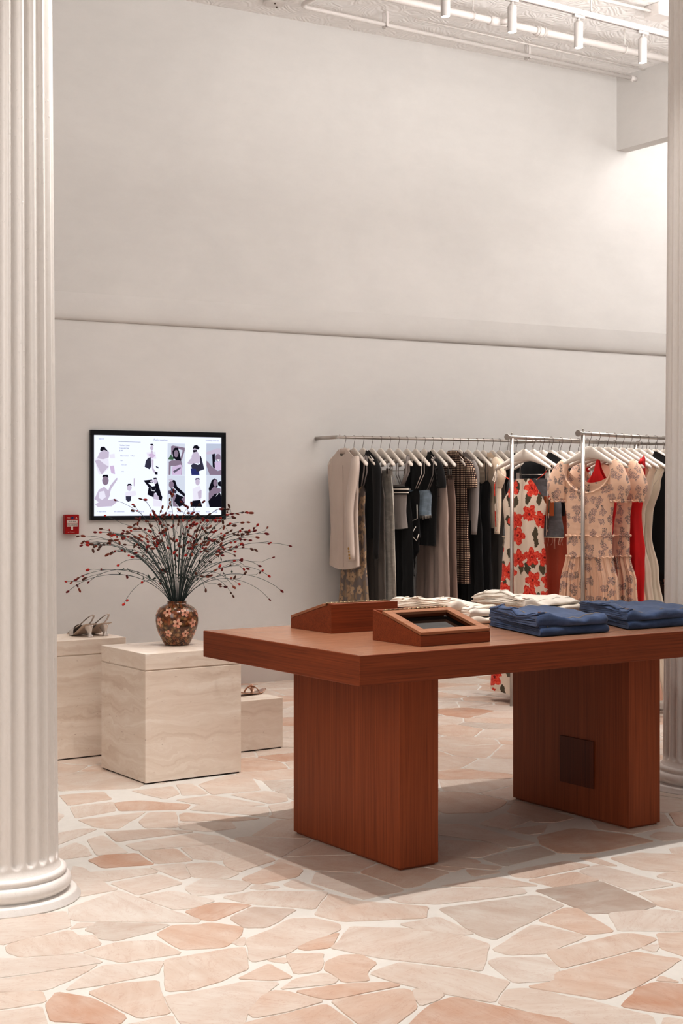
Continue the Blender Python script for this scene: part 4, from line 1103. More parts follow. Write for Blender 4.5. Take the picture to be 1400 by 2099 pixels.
# ------------------------------------------------------------------ folded jeans on the table
M_DENIM = cloth('indigo_denim', (50, 65, 92), denim=True, var=.35)
M_DENIM2 = cloth('deep_denim', (36, 54, 82), denim=True, var=.35)
M_CREAM = cloth('cream_twill', (226, 218, 208), var=.06)
M_CREAM2 = cloth('ecru_twill', (216, 206, 194), var=.06)
M_STITCH = flat('tan_stitching', (176, 156, 130)); M_STW = flat('cream_stitching', (205, 196, 186)); M_BUTTON = flat('copper_rivet', (150, 100, 70), .3, .9)
def folded(label, cat, group, loc, rz, w, d, h, seed, mat, st, shear=0.0, rump=1.0, flip=False, name='folded_jeans'):
    """folded trousers: fold line at the front (-y), four cloth layers, waistband rolled at the left end"""
    t = thing(name, label, cat, loc, rz, group)
    lay = h / 4.0
    def U(y0, y1, z0, z1, th, n=7):
        """closed outline of a U of cloth open at the back"""
        pts = []
        r = (z1 - z0) / 2; zc = (z0 + z1) / 2
        for k in range(9): pts.append((y1 - (y1 - y0 - r) * k / 8, z0))
        for k in range(1, n): pts.append((y0 + r - r * math.sin(PI * k / n), zc - r * math.cos(PI * k / n)))
        for k in range(9): pts.append((y0 + r + (y1 - y0 - r) * k / 8, z1))
        ri = max(.0006, r - th)
        for k in range(9): pts.append((y1 - (y1 - y0 - r) * k / 8, zc + ri))
        for k in range(1, n): pts.append((y0 + r - ri * math.sin(PI * k / n), zc + ri * math.cos(PI * k / n)))
        for k in range(9): pts.append((y0 + r + (y1 - y0 - r) * k / 8, zc - ri))
        return pts
    def warp(x, y, z):
        q = noise.noise_vector(Vector((x * 7 + seed * 5.1, y * 7, z * 20 + seed)))
        q2 = noise.noise_vector(Vector((x * 22 + seed * 3.3, y * 16, z * 60)))
        k = z / h
        X = x + shear * y + rump * (q.x * .010 + q2.x * .004) * (.3 + k)
        Y = y + rump * (q.y * .010 + q2.y * .003)
        Z = z + rump * k * (q.z * .010 + q2.z * .006) + rump * k * .008 * math.exp(-((x - .03) / .05) ** 2)
        return (X, Y, max(.0005, Z))
    NX = 34
    for part, (y0, z0, z1, nm) in enumerate(((0.0, 0.0, h, 'outer_leg'), (lay * 1.05, lay * 1.03, h - lay * 1.03, 'inner_leg'))):
        mb = MB(); rings = []
        out = U(y0, d - part * .012, z0, z1, lay * .96)
        for i in range(NX + 1):
            x = w * i / NX
            e = min(x, w - x); pin = 1 - .22 * math.exp(-(e / .006) ** 2)
            zc = (z0 + z1) / 2
            rings.append([warp(x, yy, zc + (zz - zc) * pin) for yy, zz in out])
        mb.loft(rings, 0, True)
        mb.obj(nm, mat, t)
    # waistband with belt loops across the left end, side seams
    mb = MB(); rings = []
    for i in range(25):
        y = .01 + (d - .02) * i / 24; zz = h
        sec = [(.002, 0.0), (.002, .0045), (.010, .0062), (.032, .0056), (.038, .003), (.038, 0.0)]
        rings.append([(warp(sx, y, h)[0], warp(sx, y, h)[1], warp(sx, y, h)[2] + sz - .001) for sx, sz in sec])
    mb.loft(rings, 0, True); wb = mb.obj('waistband', mat, t)
    for i in (5, 13, 20):
        y = .01 + (d - .02) * i / 24; mb = MB()
        P = [warp(xx, y, h) for xx in (-.002, .01, .025, .042)]
        mb.tube([(p[0], p[1], p[2] + .0068) for p in P], .0042, 8, 0, .4, up=(0, 0, 1)); mb.obj('belt_loop', mat, wb)
    mb = MB()
    for xx in (.045, .0485):
        mb.tube([(lambda p: (p[0], p[1], p[2] + .0008))(warp(xx, .012 + (d - .03) * i / 30, h)) for i in range(31)], .0007, 4)
    for yy in (.035, .039):
        mb.tube([(lambda p: (p[0], p[1], p[2] + .0008))(warp(.05 + (w - .06) * i / 30, yy, h)) for i in range(31)], .0007, 4)
    mb.obj('stitching', st, t)
    mb = MB()
    p = warp(.02, .03, h); mb.tube([(p[0], p[1], p[2] + .005), (p[0], p[1], p[2] + .0075)], .0065, 14); mb.obj('button', M_BUTTON, t)
    return t
TZ = .8058
g1, g2 = 'blue jeans folded on the table', 'cream jeans folded on the table'
folded('blue jeans, lower pair of the nearest folded stack', 'jeans', g1, (3.69, 4.10, TZ), 0, .36, .46, .031, 1, M_DENIM2, M_STITCH, .30, .8)
folded('blue jeans, upper pair of the nearest folded stack', 'jeans', g1, (3.685, 4.105, TZ + .033), -.02, .355, .46, .034, 2, M_DENIM, M_STITCH, .30, 1.5)
folded('blue jeans, lower pair of the folded stack at the right edge', 'jeans', g1, (4.175, 4.115, TZ), 0, .40, .5, .031, 3, M_DENIM2, M_STITCH, .42, .8)
folded('blue jeans, upper pair of the folded stack at the right edge', 'jeans', g1, (4.17, 4.12, TZ + .033), -.01, .40, .5, .034, 4, M_DENIM, M_STITCH, .42, 1.5)
folded('cream jeans at the bottom of the smaller white stack', 'jeans', g2, (3.80, 4.64, TZ), 0, .24, .36, .026, 5, M_CREAM2, M_STW, -.15, 1.2)
folded('cream jeans in the middle of the smaller white stack', 'jeans', g2, (3.79, 4.65, TZ + .0285), .04, .24, .36, .026, 6, M_CREAM, M_STW, -.15, 1.3)
folded('cream jeans on top of the smaller white stack, waistband rumpled', 'jeans', g2, (3.72, 4.67, TZ + .057), .12, .26, .34, .022, 7, M_CREAM2, M_STW, -.1, 1.8)
folded('cream jeans at the bottom of the larger white stack', 'jeans', g2, (4.15, 4.66, TZ), 0, .31, .36, .026, 8, M_CREAM, M_STW, .0, 1.2)
folded('cream jeans in the middle of the larger white stack', 'jeans', g2, (4.13, 4.665, TZ + .0285), -.03, .33, .36, .026, 9, M_CREAM2, M_STW, .0, 1.3)
folded('cream jeans on top of the larger white stack, legs bunched', 'jeans', g2, (4.12, 4.67, TZ + .057), .03, .33, .34, .026, 10, M_CREAM, M_STW, .0, 2.0)

# ------------------------------------------------------------------ clothes rails
M_STEEL = flat('brushed_steel', (206, 198, 192), .3, .8)
ZW = 1.745; ZR = 1.702
def railtube(mb, a, b, r=.011): mb.tube([a, b], r, 16)
t = thing('wall_rail', 'steel hanging rail fixed along the wall, behind the other rails', 'clothes rail', tuple(wall_pt(0.58, 0, 0)), WA)
mb = MB(); railtube(mb, (0.0, -.30, ZW), (3.45, -.30, ZW)); mb.obj('rail_bar', M_STEEL, t)
for x in (0.0, 1.75, 3.43):
    mb = MB(); railtube(mb, (x, 0.0, ZW), (x, -.31, ZW), .0135); mb.obj('wall_bracket', M_STEEL, t)
mb = MB(); mb.tube([(0.03, -.30, ZW + .008), (0.03, -.30, ZW + .022)], .004, 8); mb.obj('stop_screw', M_STEEL, t)
RA = math.radians(14.7)
def rack(label, x, y, L):
    t = thing('clothes_rack', label, 'clothes rail', (x, y, 0), RA)
    mb = MB(); railtube(mb, (-.05, 0, ZR), (L + .03, 0, ZR)); mb.obj('rail_bar', M_STEEL, t)
    for xx in (-.056, L + .03):
        mb = MB(); mb.tube([(xx, 0, ZR), (xx + .008, 0, ZR)], .019, 20); mb.obj('end_disc', M_STEEL, t)
    for xx in (0.0, L):
        mb = MB(); mb.tube([(xx, 0, .002), (xx, 0, ZR - .008)], .0125, 16); mb.tube([(xx, 0, 0), (xx, 0, .004)], .014, 16); mb.obj('upright', M_STEEL, t)
    mb = MB(); mb.tube([(0.0, 0, ZR + .008), (0.0, 0, ZR + .024)], .004, 8); mb.tube([(0.0, 0, ZR + .024), (0.0, 0, ZR + .030)], .006, 8); mb.obj('stop_screw', M_STEEL, t)
    return t
R1 = (6.052, 6.988); R2 = (6.038, 6.331)
rack('middle freestanding steel rack with the red poppy dress in front', R1[0], R1[1], 1.55)
rack('front freestanding steel rack with the peach floral dresses', R2[0], R2[1], 1.55)

# hanger prototype: local +x towards the room, rail centre at the origin
M_HANG = flat('white_painted_wood', (232, 222, 212), .4); M_WIRE = flat('hook_steel', (150, 140, 134), .3, .9)
def hanger_mesh(half=.212):
    mb = MB(); rings = []
    for i in range(29):
        s = -1 + 2 * i / 28; a = abs(s)
        x = half * s
        z = -.112 - .088 * (a ** 1.25)
        hz = .030 * (1 - a) ** 2.2 + .0155 - .001 * a
        hy = .009 + .010 * a ** 1.5
        if a > .94: hz *= .86; hy *= .86
        if a == 1: hz *= .55; hy *= .55
        y = -.016 * a * a
        if a < .06: hz = .040
        if a < .16 and a >= .06: hz = max(hz, .034)
        rings.append([(x, y + hy * math.cos(2 * PI * k / 12), z + (hz if math.sin(2 * PI * k / 12) > 0 else hz * .8) * math.sin(2 * PI * k / 12)) for k in range(12)])
    mb.loft(rings)
    return mb.mesh('hanger_body', M_HANG)
def hook_mesh():
    mb = MB()
    pts = [(0, 0, -.085), (0, 0, -.062), (.002, 0, -.050), (.008, 0, -.036), (.0155, 0, -.018), (.0168, 0, -.004)]
    pts += [(.0155 * math.cos(a), 0, .0002 + .0138 * math.sin(a)) for a in (0.25, .6, 1.0, 1.4, 1.8, 2.2, 2.6, 3.0, 3.3)]
    mb.tube(pts, .0016, 7)
    return mb.mesh('hook', M_WIRE)
def bar_mesh():
    mb = MB(); mb.tube([(-.13, -.004, -.235), (.13, -.004, -.235)], .0022, 6)
    for x in (-.11, .11):
        mb.box(x - .013, x + .013, -.013, -.006, -.262, -.222); mb.box(x - .013, x + .013, .004, .011, -.262, -.222)
    for x in (-.10, .10): mb.tube([(x, -.003, -.235), (x * .9, -.003, -.13)], .0016, 5)
    return mb.mesh('clip_bar', M_STEEL)
HM, KM, BM = hanger_mesh(), hook_mesh(), bar_mesh()
HPOS = {}
def hanger(rail, i, loc, rz, label, group, clips=False):
    t = thing('clothes_hanger', label, 'hanger', loc, rz, group)
    for nm, me in (('hanger_body', HM), ('hook', KM)) + ((('clip_bar', BM),) if clips else ()):
        o = bpy.data.objects.new(nm, me); COL.objects.link(o); o.parent = t
    return t
def wpos(i): 
    s = 0.651 + 0.0742 * i
    return tuple(wall_pt(s, .30, ZW))
def rpos(R, L): return (R[0] + L * math.cos(RA), R[1] + L * math.sin(RA), ZR)
WRZ = WA - PI / 2; RRZ = RA - PI / 2

# ------------------------------------------------------------------ garments
def shoulders(neck=.30, zn=-.088, zs=-.185, front=.10, back=.02, wtop=.215, vee=False, curve=1.2):
    def f(u, side):
        a = abs(u)
        if a >= neck:
            k = (a - neck) / (1 - neck); return zn + (zs - zn) * k ** curve
        d = front if side < 0 else back
        k = a / neck
        return zn - d * ((1 - k) if vee else math.sqrt(max(0, 1 - k * k)))
    return f
def cloth_body(name, parent, mat, W, T, top, hem, fold=.006, nf=5, seed=0, nu=44, nv=46, zfold=-.5, ruck=0.0, off=0.0, cx=None):
    """front/back cloth envelope hanging in local x-z, sampled on a grid"""
    mb = MB()
    grid = {}
    for side in (-1, 1):
        for j in range(nv + 1):
            for i in range(nu + 1):
                if side == 1 and i in (0, nu):
                    grid[(side, j, i)] = grid[(-1, j, i)]; continue
                u = -1 + 2 * i / nu
                zt = top(u, side); zb = hem(u)
                z = zt + (zb - zt) * (j / nv)
                w = interp(W, z); th = interp(T, z)
                k = min(1, max(0, (zfold - z) / .6)) * .9 + .1
                prof = max(0, 1 - u * u) ** .45
                fl_ = math.sin(u * nf * PI + seed * 1.7 + 1.2 * noise.noise(Vector((seed, z * 2, u)))) + .5 * math.sin(u * nf * 2.3 * PI + seed)
                y = side * th * prof + fold * k * fl_ * (prof ** .5) + off
                q = noise.noise_vector(Vector((u * 4 + seed * 9, z * 9, side * 2.0)))
                x = u * w + (cx(z) if cx else 0) + q.x * .004 + fold * .5 * k * math.cos(u * nf * 2 * PI + seed)
                y += q.y * .004
                if ruck: y += ruck * math.sin(z * 190 + 3 * u) * prof
                grid[(side, j, i)] = mb.vert((x, y, z + q.z * .003))
    for side in (-1, 1):
        for j in range(nv):
            for i in range(nu):
                a, b, c, d = grid[(side, j, i)], grid[(side, j, i + 1)], grid[(side, j + 1, i + 1)], grid[(side, j + 1, i)]
                mb.face((a, d, c, b) if side < 0 else (a, b, c, d), 0, True)
    return mb.obj(name, mat, parent)
def sleeve(parent, mat, pts, rad, flat=.6, name='sleeve', n=12):
    P = []; Rr = []
    m = 22
    for k in range(m + 1):
        t = k / m * (len(pts) - 1); i = min(int(t), len(pts) - 2); f = t - i
        f2 = f
        P.append(Vector(pts[i]).lerp(Vector(pts[i + 1]), f2)); Rr.append(rad[i] + (rad[i + 1] - rad[i]) * f2)
    for _ in range(3):
        P = [P[0]] + [(P[k - 1] + P[k] * 2 + P[k + 1]) / 4 for k in range(1, m)] + [P[-1]]
        Rr = [Rr[0]] + [(Rr[k - 1] + Rr[k] * 2 + Rr[k + 1]) / 4 for k in range(1, m)] + [Rr[-1]]
    mb = MB(); mb.tube(P, Rr, n, 0, flat, True, up=(0, 1, 0))
    return mb.obj(name, mat, parent)
def strap(parent, mat, pts, r=.003, fl_=.5, name='strap'):
    mb = MB(); mb.tube(pts, r, 8, 0, fl_, True, up=(1, 0, 0)); return mb.obj(name, mat, parent)
flat_hem = lambda z: (lambda u: z)
curv_hem = lambda z, d: (lambda u: z + d * u * u)

M = {}
M['blazer'] = cloth('taupe_suiting', (188, 174, 164), var=.05)
M['slip'] = floral('taupe_blossom_satin', (128, 116, 110), (196, 170, 142), (182, 154, 126), (170, 146, 122), 11, .036, 19, .020, 5, .9, .5, .9)
M['black'] = cloth('black_jersey', (13, 9, 9), var=.1)
M['black2'] = cloth('black_crepe', (19, 13, 13), var=.1)
M['char'] = cloth('charcoal_twill', (100, 92, 86), var=.1)
M['greyden'] = cloth('grey_denim', (150, 144, 136), denim=True, var=.15)
M['grey'] = cloth('warm_grey_knit', (138, 130, 126), var=.06)
M['ltgrey'] = cloth('pale_grey_satin', (158, 150, 144), rough=.45, var=.05)
M['taupe'] = cloth('taupe_wool', (172, 154, 144), var=.05)
M['taupe2'] = cloth('dark_taupe_wool', (138, 118, 108), var=.06)
M['crm'] = cloth('cream_silk', (222, 204, 184), rough=.5, var=.04)
M['ivory'] = cloth('ivory_satin', (224, 212, 196), rough=.5, var=.04)
M['blush'] = cloth('blush_satin', (226, 186, 164), rough=.45, var=.06)
M['white'] = cloth('white_trim', (226, 216, 206), var=.03)
M['terra'] = cloth('terracotta_crepe', (206, 112, 86), var=.06)
M['red'] = cloth('scarlet_silk', (190, 16, 20), rough=.5, var=.15)
M['lblue'] = cloth('washed_blue_denim', (120, 132, 142), denim=True, var=.2)
M['dden'] = cloth('washed_black_denim', (88, 88, 90), denim=True, var=.2)
M['dden2'] = cloth('faded_grey_denim', (100, 98, 96), denim=True, var=.2)
M['leather'] = flat('tan_leather_patch', (190, 108, 62), .5)
M['brown'] = cloth('dark_brown_crepe', (62, 44, 38), var=.1)
M['poppy'] = floral('poppy_print_crepe', (232, 216, 200), (206, 34, 26), (238, 104, 78), (104, 92, 70), 7.6, .060, 14, .024, 5, .9, .7, .7)
M['ditsy'] = floral('ditsy_print_chiffon', (242, 208, 184), (122, 110, 122), (176, 146, 142), (120, 112, 118), 15, .025, 21, .016, 4, .8, .8, .6, 250)
M['dkfl'] = floral('dark_floral_print', (40, 22, 18), (196, 130, 108), (150, 80, 62), (92, 60, 44), 13, .034, 24, .02, 5, .9, .8, .8)
M['redfl'] = floral('red_olive_print', (78, 58, 40), (200, 48, 36), (224, 90, 64), (50, 46, 32), 12, .036, 20, .02, 5, .9, .8, .8)
def m_gingham():
    t = NT('gingham_check'); v = t.coord(); s = t.sep(v)
    a = t.math('GREATER_THAN', t.math('FRACT', t.math('MULTIPLY', t.math('ADD', s[0], t.math('MULTIPLY', s[1], .6)), 62)), .5)
    b = t.math('GREATER_THAN', t.math('FRACT', t.math('MULTIPLY', s[2], 62)), .5)
    k = t.math('MULTIPLY', t.math('ADD', a, b), .5)
    c = t.ramp(k, [(0.0, srgb(214, 192, 168)), (0.25, srgb(214, 192, 168)), (0.3, srgb(84, 52, 44)), (0.7, srgb(84, 52, 44)), (0.75, srgb(24, 14, 14)), (1.0, srgb(24, 14, 14))])
    return t.bsdf(c, .8)
M['ging'] = m_gingham()
def m_sparkle():
    t = NT('grey_boucle'); v = t.coord()
    c = t.ramp(t.noise(v, 90, 4, .8), [(.35, srgb(60, 54, 52)), (.6, srgb(128, 118, 112))])
    return t.bsdf(c, .8)
M['sparkle'] = m_sparkle()

def garment(name, label, cat, group, loc, rz): return thing(name, label, cat, loc, rz, group)
gw = 'clothes hanging on the wall rail'; gm = 'clothes hanging on the middle rack'; gf = 'clothes hanging on the front rack'

def trousers(name, label, cat, group, loc, rz, mat, ztop=-.235, zbot=-1.42, w=.155, flare=.19, seed=1, clipwaist=True, extra=None, th=.016):
    t = garment(name, label, cat, group, loc, rz)
    cloth_body('leg_panels', t, mat, [(ztop, w), (ztop - .2, w + .03), (zbot, flare)], [(ztop, .008), (ztop - .25, th), (zbot, th)], lambda u, s: ztop - .002 * abs(u), flat_hem(zbot), .006, 3, seed)
    mb = MB(); rings = []
    for k in range(25):
        a = 2 * PI * k / 24; rings.append([((w + .002) * math.cos(a), .0105 * math.sin(a), ztop + z) for z in (-.040, .002)] + [((w - .003) * math.cos(a), .0075 * math.sin(a), ztop + z) for z in (.002, -.040)])
    mb.loft(rings, 0, False); wb = mb.obj('waistband', mat, t)
    for x in (-.09, .02, .11):
        mb = MB(); mb.box(x - .005, x + .005, -.0125 * math.sqrt(1 - (x / w) ** 2) - .002, -.006, ztop - .044, ztop + .004); mb.obj('belt_loop', mat, wb)
    return t
def sleeved(name, label, cat, group, loc, rz, mat, zb, w0=.215, wb=.23, long=True, seed=1, th=.026, cuff=-.80, nr=.30, front=.08, srad=.048, mat2=None, hemd=0.0, fold=.004):
    t = garment(name, label, cat, group, loc, rz)
    cloth_body('body', t, mat, [(-.09, w0 - .005), (-.19, w0), (-.35, w0 - .01), (zb, wb)], [(-.10, .012), (-.19, th), (zb, th)], shoulders(nr, front=front, wtop=w0), curv_hem(zb, hemd), fold, 3, seed)
    for s in (-1, 1):
        sf = .035 if s < 0 else 0.0
        if long:
            sleeve(t, mat2 or mat, [(s * (w0 - .03), -.004, -.175), (s * (w0 + .012), -.006, -.24), (s * (w0 + .022), -.012, -.48), (s * (w0 + .018), -.02, cuff)], [.036, srad, srad * .85, srad * .62], .55)
        else:
            sleeve(t, mat2 or mat, [(s * (w0 - .04), -.002, -.170), (s * (w0 + .02 - sf), -.004, -.215), (s * (w0 + .055 - sf), -.006, -.31), (s * (w0 + .06 - sf), -.006, -.36)], [.034, srad, srad * 1.1, srad * 1.05], .5)
    return t
def strappy(name, label, cat, group, loc, rz, mat, zt, zb, w0, wb, seed=1, th=.018, sx=.13, hemd=0.0, strapmat=None, dip=.05, fold=.008, r=.003, zs=-.155, nf=5, nv=50):
    t = garment(name, label, cat, group, loc, rz)
    top = lambda u, s: zt - dip * (1 - min(1, abs(u) / .75) ** 2) * (1 if s < 0 else .6) - .05 * max(0, abs(u) - .75) / .25
    cloth_body('body', t, mat, [(zt, w0), (zt - .18, w0 * .92), (zt - .4, w0 * 1.03), (zb, wb)], [(zt, .010), (zt - .1, th), (zb, th * 1.25)], top, curv_hem(zb, hemd), fold, nf, seed, nv=nv)
    for s in (-1, 1):
        strap(t, strapmat or mat, [(s * w0 * .74, -.010, zt - .006), (s * sx, -.014, (zt + zs) / 2), (s * sx, -.006, zs + .018), (s * sx, .0, zs + .022), (s * sx, .010, zs + .012), (s * sx, .012, (zt + zs) / 2), (s * w0 * .74, .008, zt - .006)], r)
    return t

WL = []
def W_(i): return wpos(i), WRZ
# 0 blazer ----------------------------------------------------------
loc, rz = W_(0)
t = garment('blazer', 'taupe blazer with gold cuff buttons, first on the wall rail', 'blazer', gw, loc, rz)
cloth_body('body', t, M['blazer'], [(-.09, .205), (-.18, .212), (-.35, .200), (-.50, .190), (-.96, .215)], [(-.10, .018), (-.19, .028), (-.96, .026)], shoulders(.22, -.085, -.180, .05, .0), curv_hem(-.94, .03), .004, 2, 3, off=-.004)
for s in (-1, 1):
    q = 1.0 if s > 0 else .82
    sl = sleeve(t, M['blazer'], ([(.160, -.008, -.160), (.196, -.030, -.225), (.168, -.062, -.50), (.212, -.066, -.87)] if s > 0 else [(-.15, 0, -.165), (-.185, 0, -.22), (-.19, .02, -.50), (-.20, .03, -.87)]), [.050, .058, .050, .040], .5)
    if s > 0:
        for k in range(4):
            mb = MB(); p = Vector((.222 - .005 * k, -.0855, -.850 + .022 * k)); mb.tube([p, p + Vector((0, -.004, 0))], .0085, 12); mb.obj('cuff_button', flat('gold_button', (196, 158, 96), .3, .8), sl)
mb = MB(); rings = []
for k in range(17):
    a = -PI * .95 + 1.9 * PI * k / 16 - PI / 2
    rings.append([(.062 * math.cos(a), .026 * math.sin(a) - .002, z) for z in (-.118, -.082)] + [(.058 * math.cos(a), .022 * math.sin(a) - .002, z) for z in (-.080, -.116)])
mb.loft(rings); mb.obj('collar', M['blazer'], t)
mb = MB(); mb.tube([(.04, -.0395, -.20), (.05, -.040, -.5), (.05, -.040, -.92)], .0012, 4); mb.obj('back_seam', cloth('seam', (150, 132, 122)), t)
# 1
loc, rz = W_(1); strappy('slip_dress', 'taupe satin slip dress with beige blossoms, under the blazer', 'dress', gw, loc, rz, M['slip'], -.34, -1.50, .17, .245, 2, sx=.165, strapmat=M['grey'], r=.006)
# 2
loc, rz = W_(2); sleeved('knit_top', 'black long-sleeved top next to the taupe blazer', 'top', gw, loc, rz, M['black'], -.72, .195, .17, True, 5, .026, -.86)
# 3
loc, rz = W_(3); trousers('trousers', 'dark charcoal trousers below the black long-sleeved top', 'trousers', gw, loc, rz, M['char'], -.26, -1.45, .15, .20, 3)
# 4
loc, rz = W_(4); t = trousers('jeans', 'long grey jeans with pale side seam on the wall rail', 'jeans', gw, loc, rz, M['greyden'], -.24, -1.48, .15, .232, 4)
mb = MB(); mb.tube([(.152, -.002, -.28), (.184, -.004, -.5), (.21, -.006, -.9), (.234, -.006, -1.47)], .004, 6); mb.obj('side_seam', cloth('pale_seam', (176, 170, 160)), t)
# 5
loc, rz = W_(5); rz += .30; t = strappy('camisole', 'grey camisole with black and white striped band', 'top', gw, loc, rz, M['grey'], -.33, -.66, .175, .19, 6, sx=.175, r=.012, dip=.02, hemd=.01, strapmat=M['grey'], nf=3)
mb = MB()
for z0, z1, mi in ((-.350, -.362, 1), (-.362, -.374, 0), (-.374, -.390, 1), (-.390, -.398, 0), (-.398, -.408, 1)):
    n = 24
    ra = [[(.185 * math.cos(2 * PI * k / n), .026 * math.sin(2 * PI * k / n), z) for k in range(n)] for z in (z1, z0)]
    mb.loft(ra, mi, True, False, False)
mb.obj('striped_band', [M['white'], M['black']], t)
# 6
loc, rz = W_(6); trousers('trousers', 'black trousers under the striped grey camisole', 'trousers', gw, loc, rz, M['black'], -.42, -1.50, .165, .215, 7)
# 7
loc, rz = W_(7); rz += .12; t = strappy('bodysuit', 'black bodysuit with cream piping, tapering to a point', 'top', gw, loc, rz, M['black2'], -.36, -.72, .15, .14, 8, sx=.185, strapmat=M['white'], r=.0035, nf=2)
cloth_body('tail', t, M['black2'], [(-.70, .14), (-.80, .12), (-.88, .05), (-.97, .032), (-1.0, .045)], [(-.70, .016), (-1.0, .010)], lambda u, s: -.69, flat_hem(-1.0), .002, 2, 3, cx=lambda z: .05 * min(1, max(0, (-.7 - z) / .2)))
mb = MB(); mb.tube([(.14, -.02, -.48), (.155, -.03, -.58), (.10, -.034, -.60), (.02, -.030, -.54)], .0035, 8); mb.tube([(.13, -.022, -.64), (.09, -.035, -.70), (.15, -.032, -.74), (.17, -.026, -.69)], .0035, 8)
mb.obj('piping', M['white'], t)
# 8
loc, rz = W_(8); rz += .32; t = strappy('crop_top', 'pale blue denim crop top with a frayed hem', 'top', gw, loc, rz, M['lblue'], -.37, -.56, .16, .158, 9, sx=.175, strapmat=M['grey'], r=.005, nf=2, dip=.015, nv=20)
mb = MB()
for k in range(46):
    x = -.15 + .30 * k / 45; y = -.019 * math.sqrt(max(0, 1 - (x / .16) ** 2)); mb.tube([(x, y - .001, -.555), (x + R_.uniform(-.003, .003), y - .002, -.575 - .02 * R_.random())], .0012, 4)
mb.obj('frayed_hem', M['white'], t)
# 9
loc, rz = W_(9); t = sleeved('ruffled_tee', 'black short top with ruffled shoulders on the wall rail', 'top', gw, loc, rz, M['black'], -.78, .185, .15, False, 10, .028, nr=.35, srad=.046)
for s in (-1, 1):
    mb = MB(); pts = [(s * (.215 + .012 * math.sin(k * 1.7)), -.01 + .024 * math.cos(k * 1.9), -.20 - .013 * k) for k in range(13)]; mb.tube(pts, .013, 8, 0, .5); mb.obj('ruffle', M['black'], t)
# 10, 11
loc, rz = W_(10); t = trousers('trousers', 'wide taupe trousers with a flap pocket, clipped at the waist', 'trousers', gw, loc, rz, M['taupe'], -.27, -1.46, .175, .235, 11, th=.022)
mb = MB(); mb.box(-.03, .135, -.026, -.023, -.425, -.42); mb.obj('pocket_flap', M['taupe2'], t)
loc, rz = W_(11); trousers('trousers', 'dark taupe trousers behind the wide taupe pair', 'trousers', gw, loc, rz, M['taupe2'], -.30, -1.46, .17, .22, 12)
# 12 gingham
loc, rz = W_(12.4); t = sleeved('gingham_dress', 'black and cream gingham short-sleeved dress', 'dress', gw, loc, rz, M['ging'], -1.06, .20, .225, False, 13, .030, nr=.26, srad=.055, front=.03)
mb = MB(); mb.lathe([(.056, -.125), (.060, -.100), (.052, -.082), (.048, -.098)], 24, cap0=False, cap1=False); o = mb.obj('collar', M['ging'], t); o.scale = (1, .5, 1)
# 13
loc, rz = W_(13.2); sleeved('knit_top', 'grey knitted top behind the gingham dress', 'top', gw, loc, rz, M['grey'], -.60, .20, .2, True, 14, .022, -.70)
# 14,15
loc, rz = W_(14.2); strappy('maxi_dress', 'long black dress right of the gingham one', 'dress', gw, loc, rz, M['black'], -.30, -1.55, .18, .235, 15, nf=5)
loc, rz = W_(15.3); strappy('maxi_dress', 'long dark brown dress beside the black one', 'dress', gw, loc, rz, M['black2'], -.30, -1.52, .18, .235, 16)
# 16 cream puff sleeve
loc, rz = W_(16.1); t = garment('puff_sleeve_top', 'cream silk top with gathered puff sleeves', 'top', gw, loc, rz)
cloth_body('body', t, M['crm'], [(-.10, .19), (-.30, .20), (-.50, .165), (-.66, .185)], [(-.10, .014), (-.3, .026), (-.66, .024)], shoulders(.34, front=.10), flat_hem(-.66), .006, 5, 17, ruck=.0015)
for s in (-1, 1):
    sleeve(t, M['crm'], [(s * .15, -.004, -.155), (s * .20, -.008, -.20), (s * .225, -.010, -.27), (s * .21, -.01, -.36)], [.036, .062, .066, .034], .7)
    sleeve(t, M['crm'], [(s * .208, -.012, -.35), (s * .212, -.016, -.5), (s * .205, -.02, -.70)], [.034, .036, .028], .6, 'cuff')
# 17 charcoal skirt ; 18 grey satin w lace
loc, rz = W_(17.2); trousers('skirt', 'long charcoal skirt under the cream puff-sleeved top', 'skirt', gw, loc, rz, M['char'], -.30, -1.50, .16, .225, 18)
loc, rz = W_(18.1); t = strappy('slip_dress', 'pale grey satin slip dress trimmed with black lace', 'dress', gw, loc, rz, M['ltgrey'], -.40, -1.50, .165, .215, 19, sx=.172, r=.010, dip=.10, th=.024)
mb = MB(); mb.tube([(-.16 + .32 * k / 20, -.031, -.50 - .06 * math.sin(PI * k / 20) - .006 * (k % 2)) for k in range(21)], .012, 6, 0, .35, up=(0, 1, 0)); mb.obj('lace_trim', M['black'], t)
# 19..
loc, rz = W_(19.1); sleeved('knit_top', 'black long-sleeved top behind the grey satin slip', 'top', gw, loc, rz, M['black'], -.70, .195, .18, True, 20, .024, -.62)
loc, rz = W_(20.2); t = trousers('jeans', 'washed grey jeans cut off above the knee', 'jeans', gw, loc, rz, M['dden2'], -.26, -.90, .17, .215, 21, th=.024)
loc, rz = W_(21.3); trousers('skirt', 'speckled grey tweed skirt below the cut-off jeans', 'skirt', gw, loc, rz, M['sparkle'], -.30, -1.46, .17, .22, 22)
loc, rz = W_(22.2); trousers('skirt', 'beige long skirt beside the speckled tweed skirt', 'skirt', gw, loc, rz, M['taupe'], -.30, -1.46, .17, .22, 23)
loc, rz = W_(23.2); t = sleeved('blouse', 'ivory draped blouse behind the poppy dress', 'top', gw, loc, rz, M['ivory'], -.52, .19, .20, False, 24, .022, nr=.3)
loc, rz = W_(24.3); trousers('skirt', 'short washed black denim skirt behind the poppy dress', 'skirt', gw, loc, rz, M['dden'], -.26, -.82, .17, .23, 25)
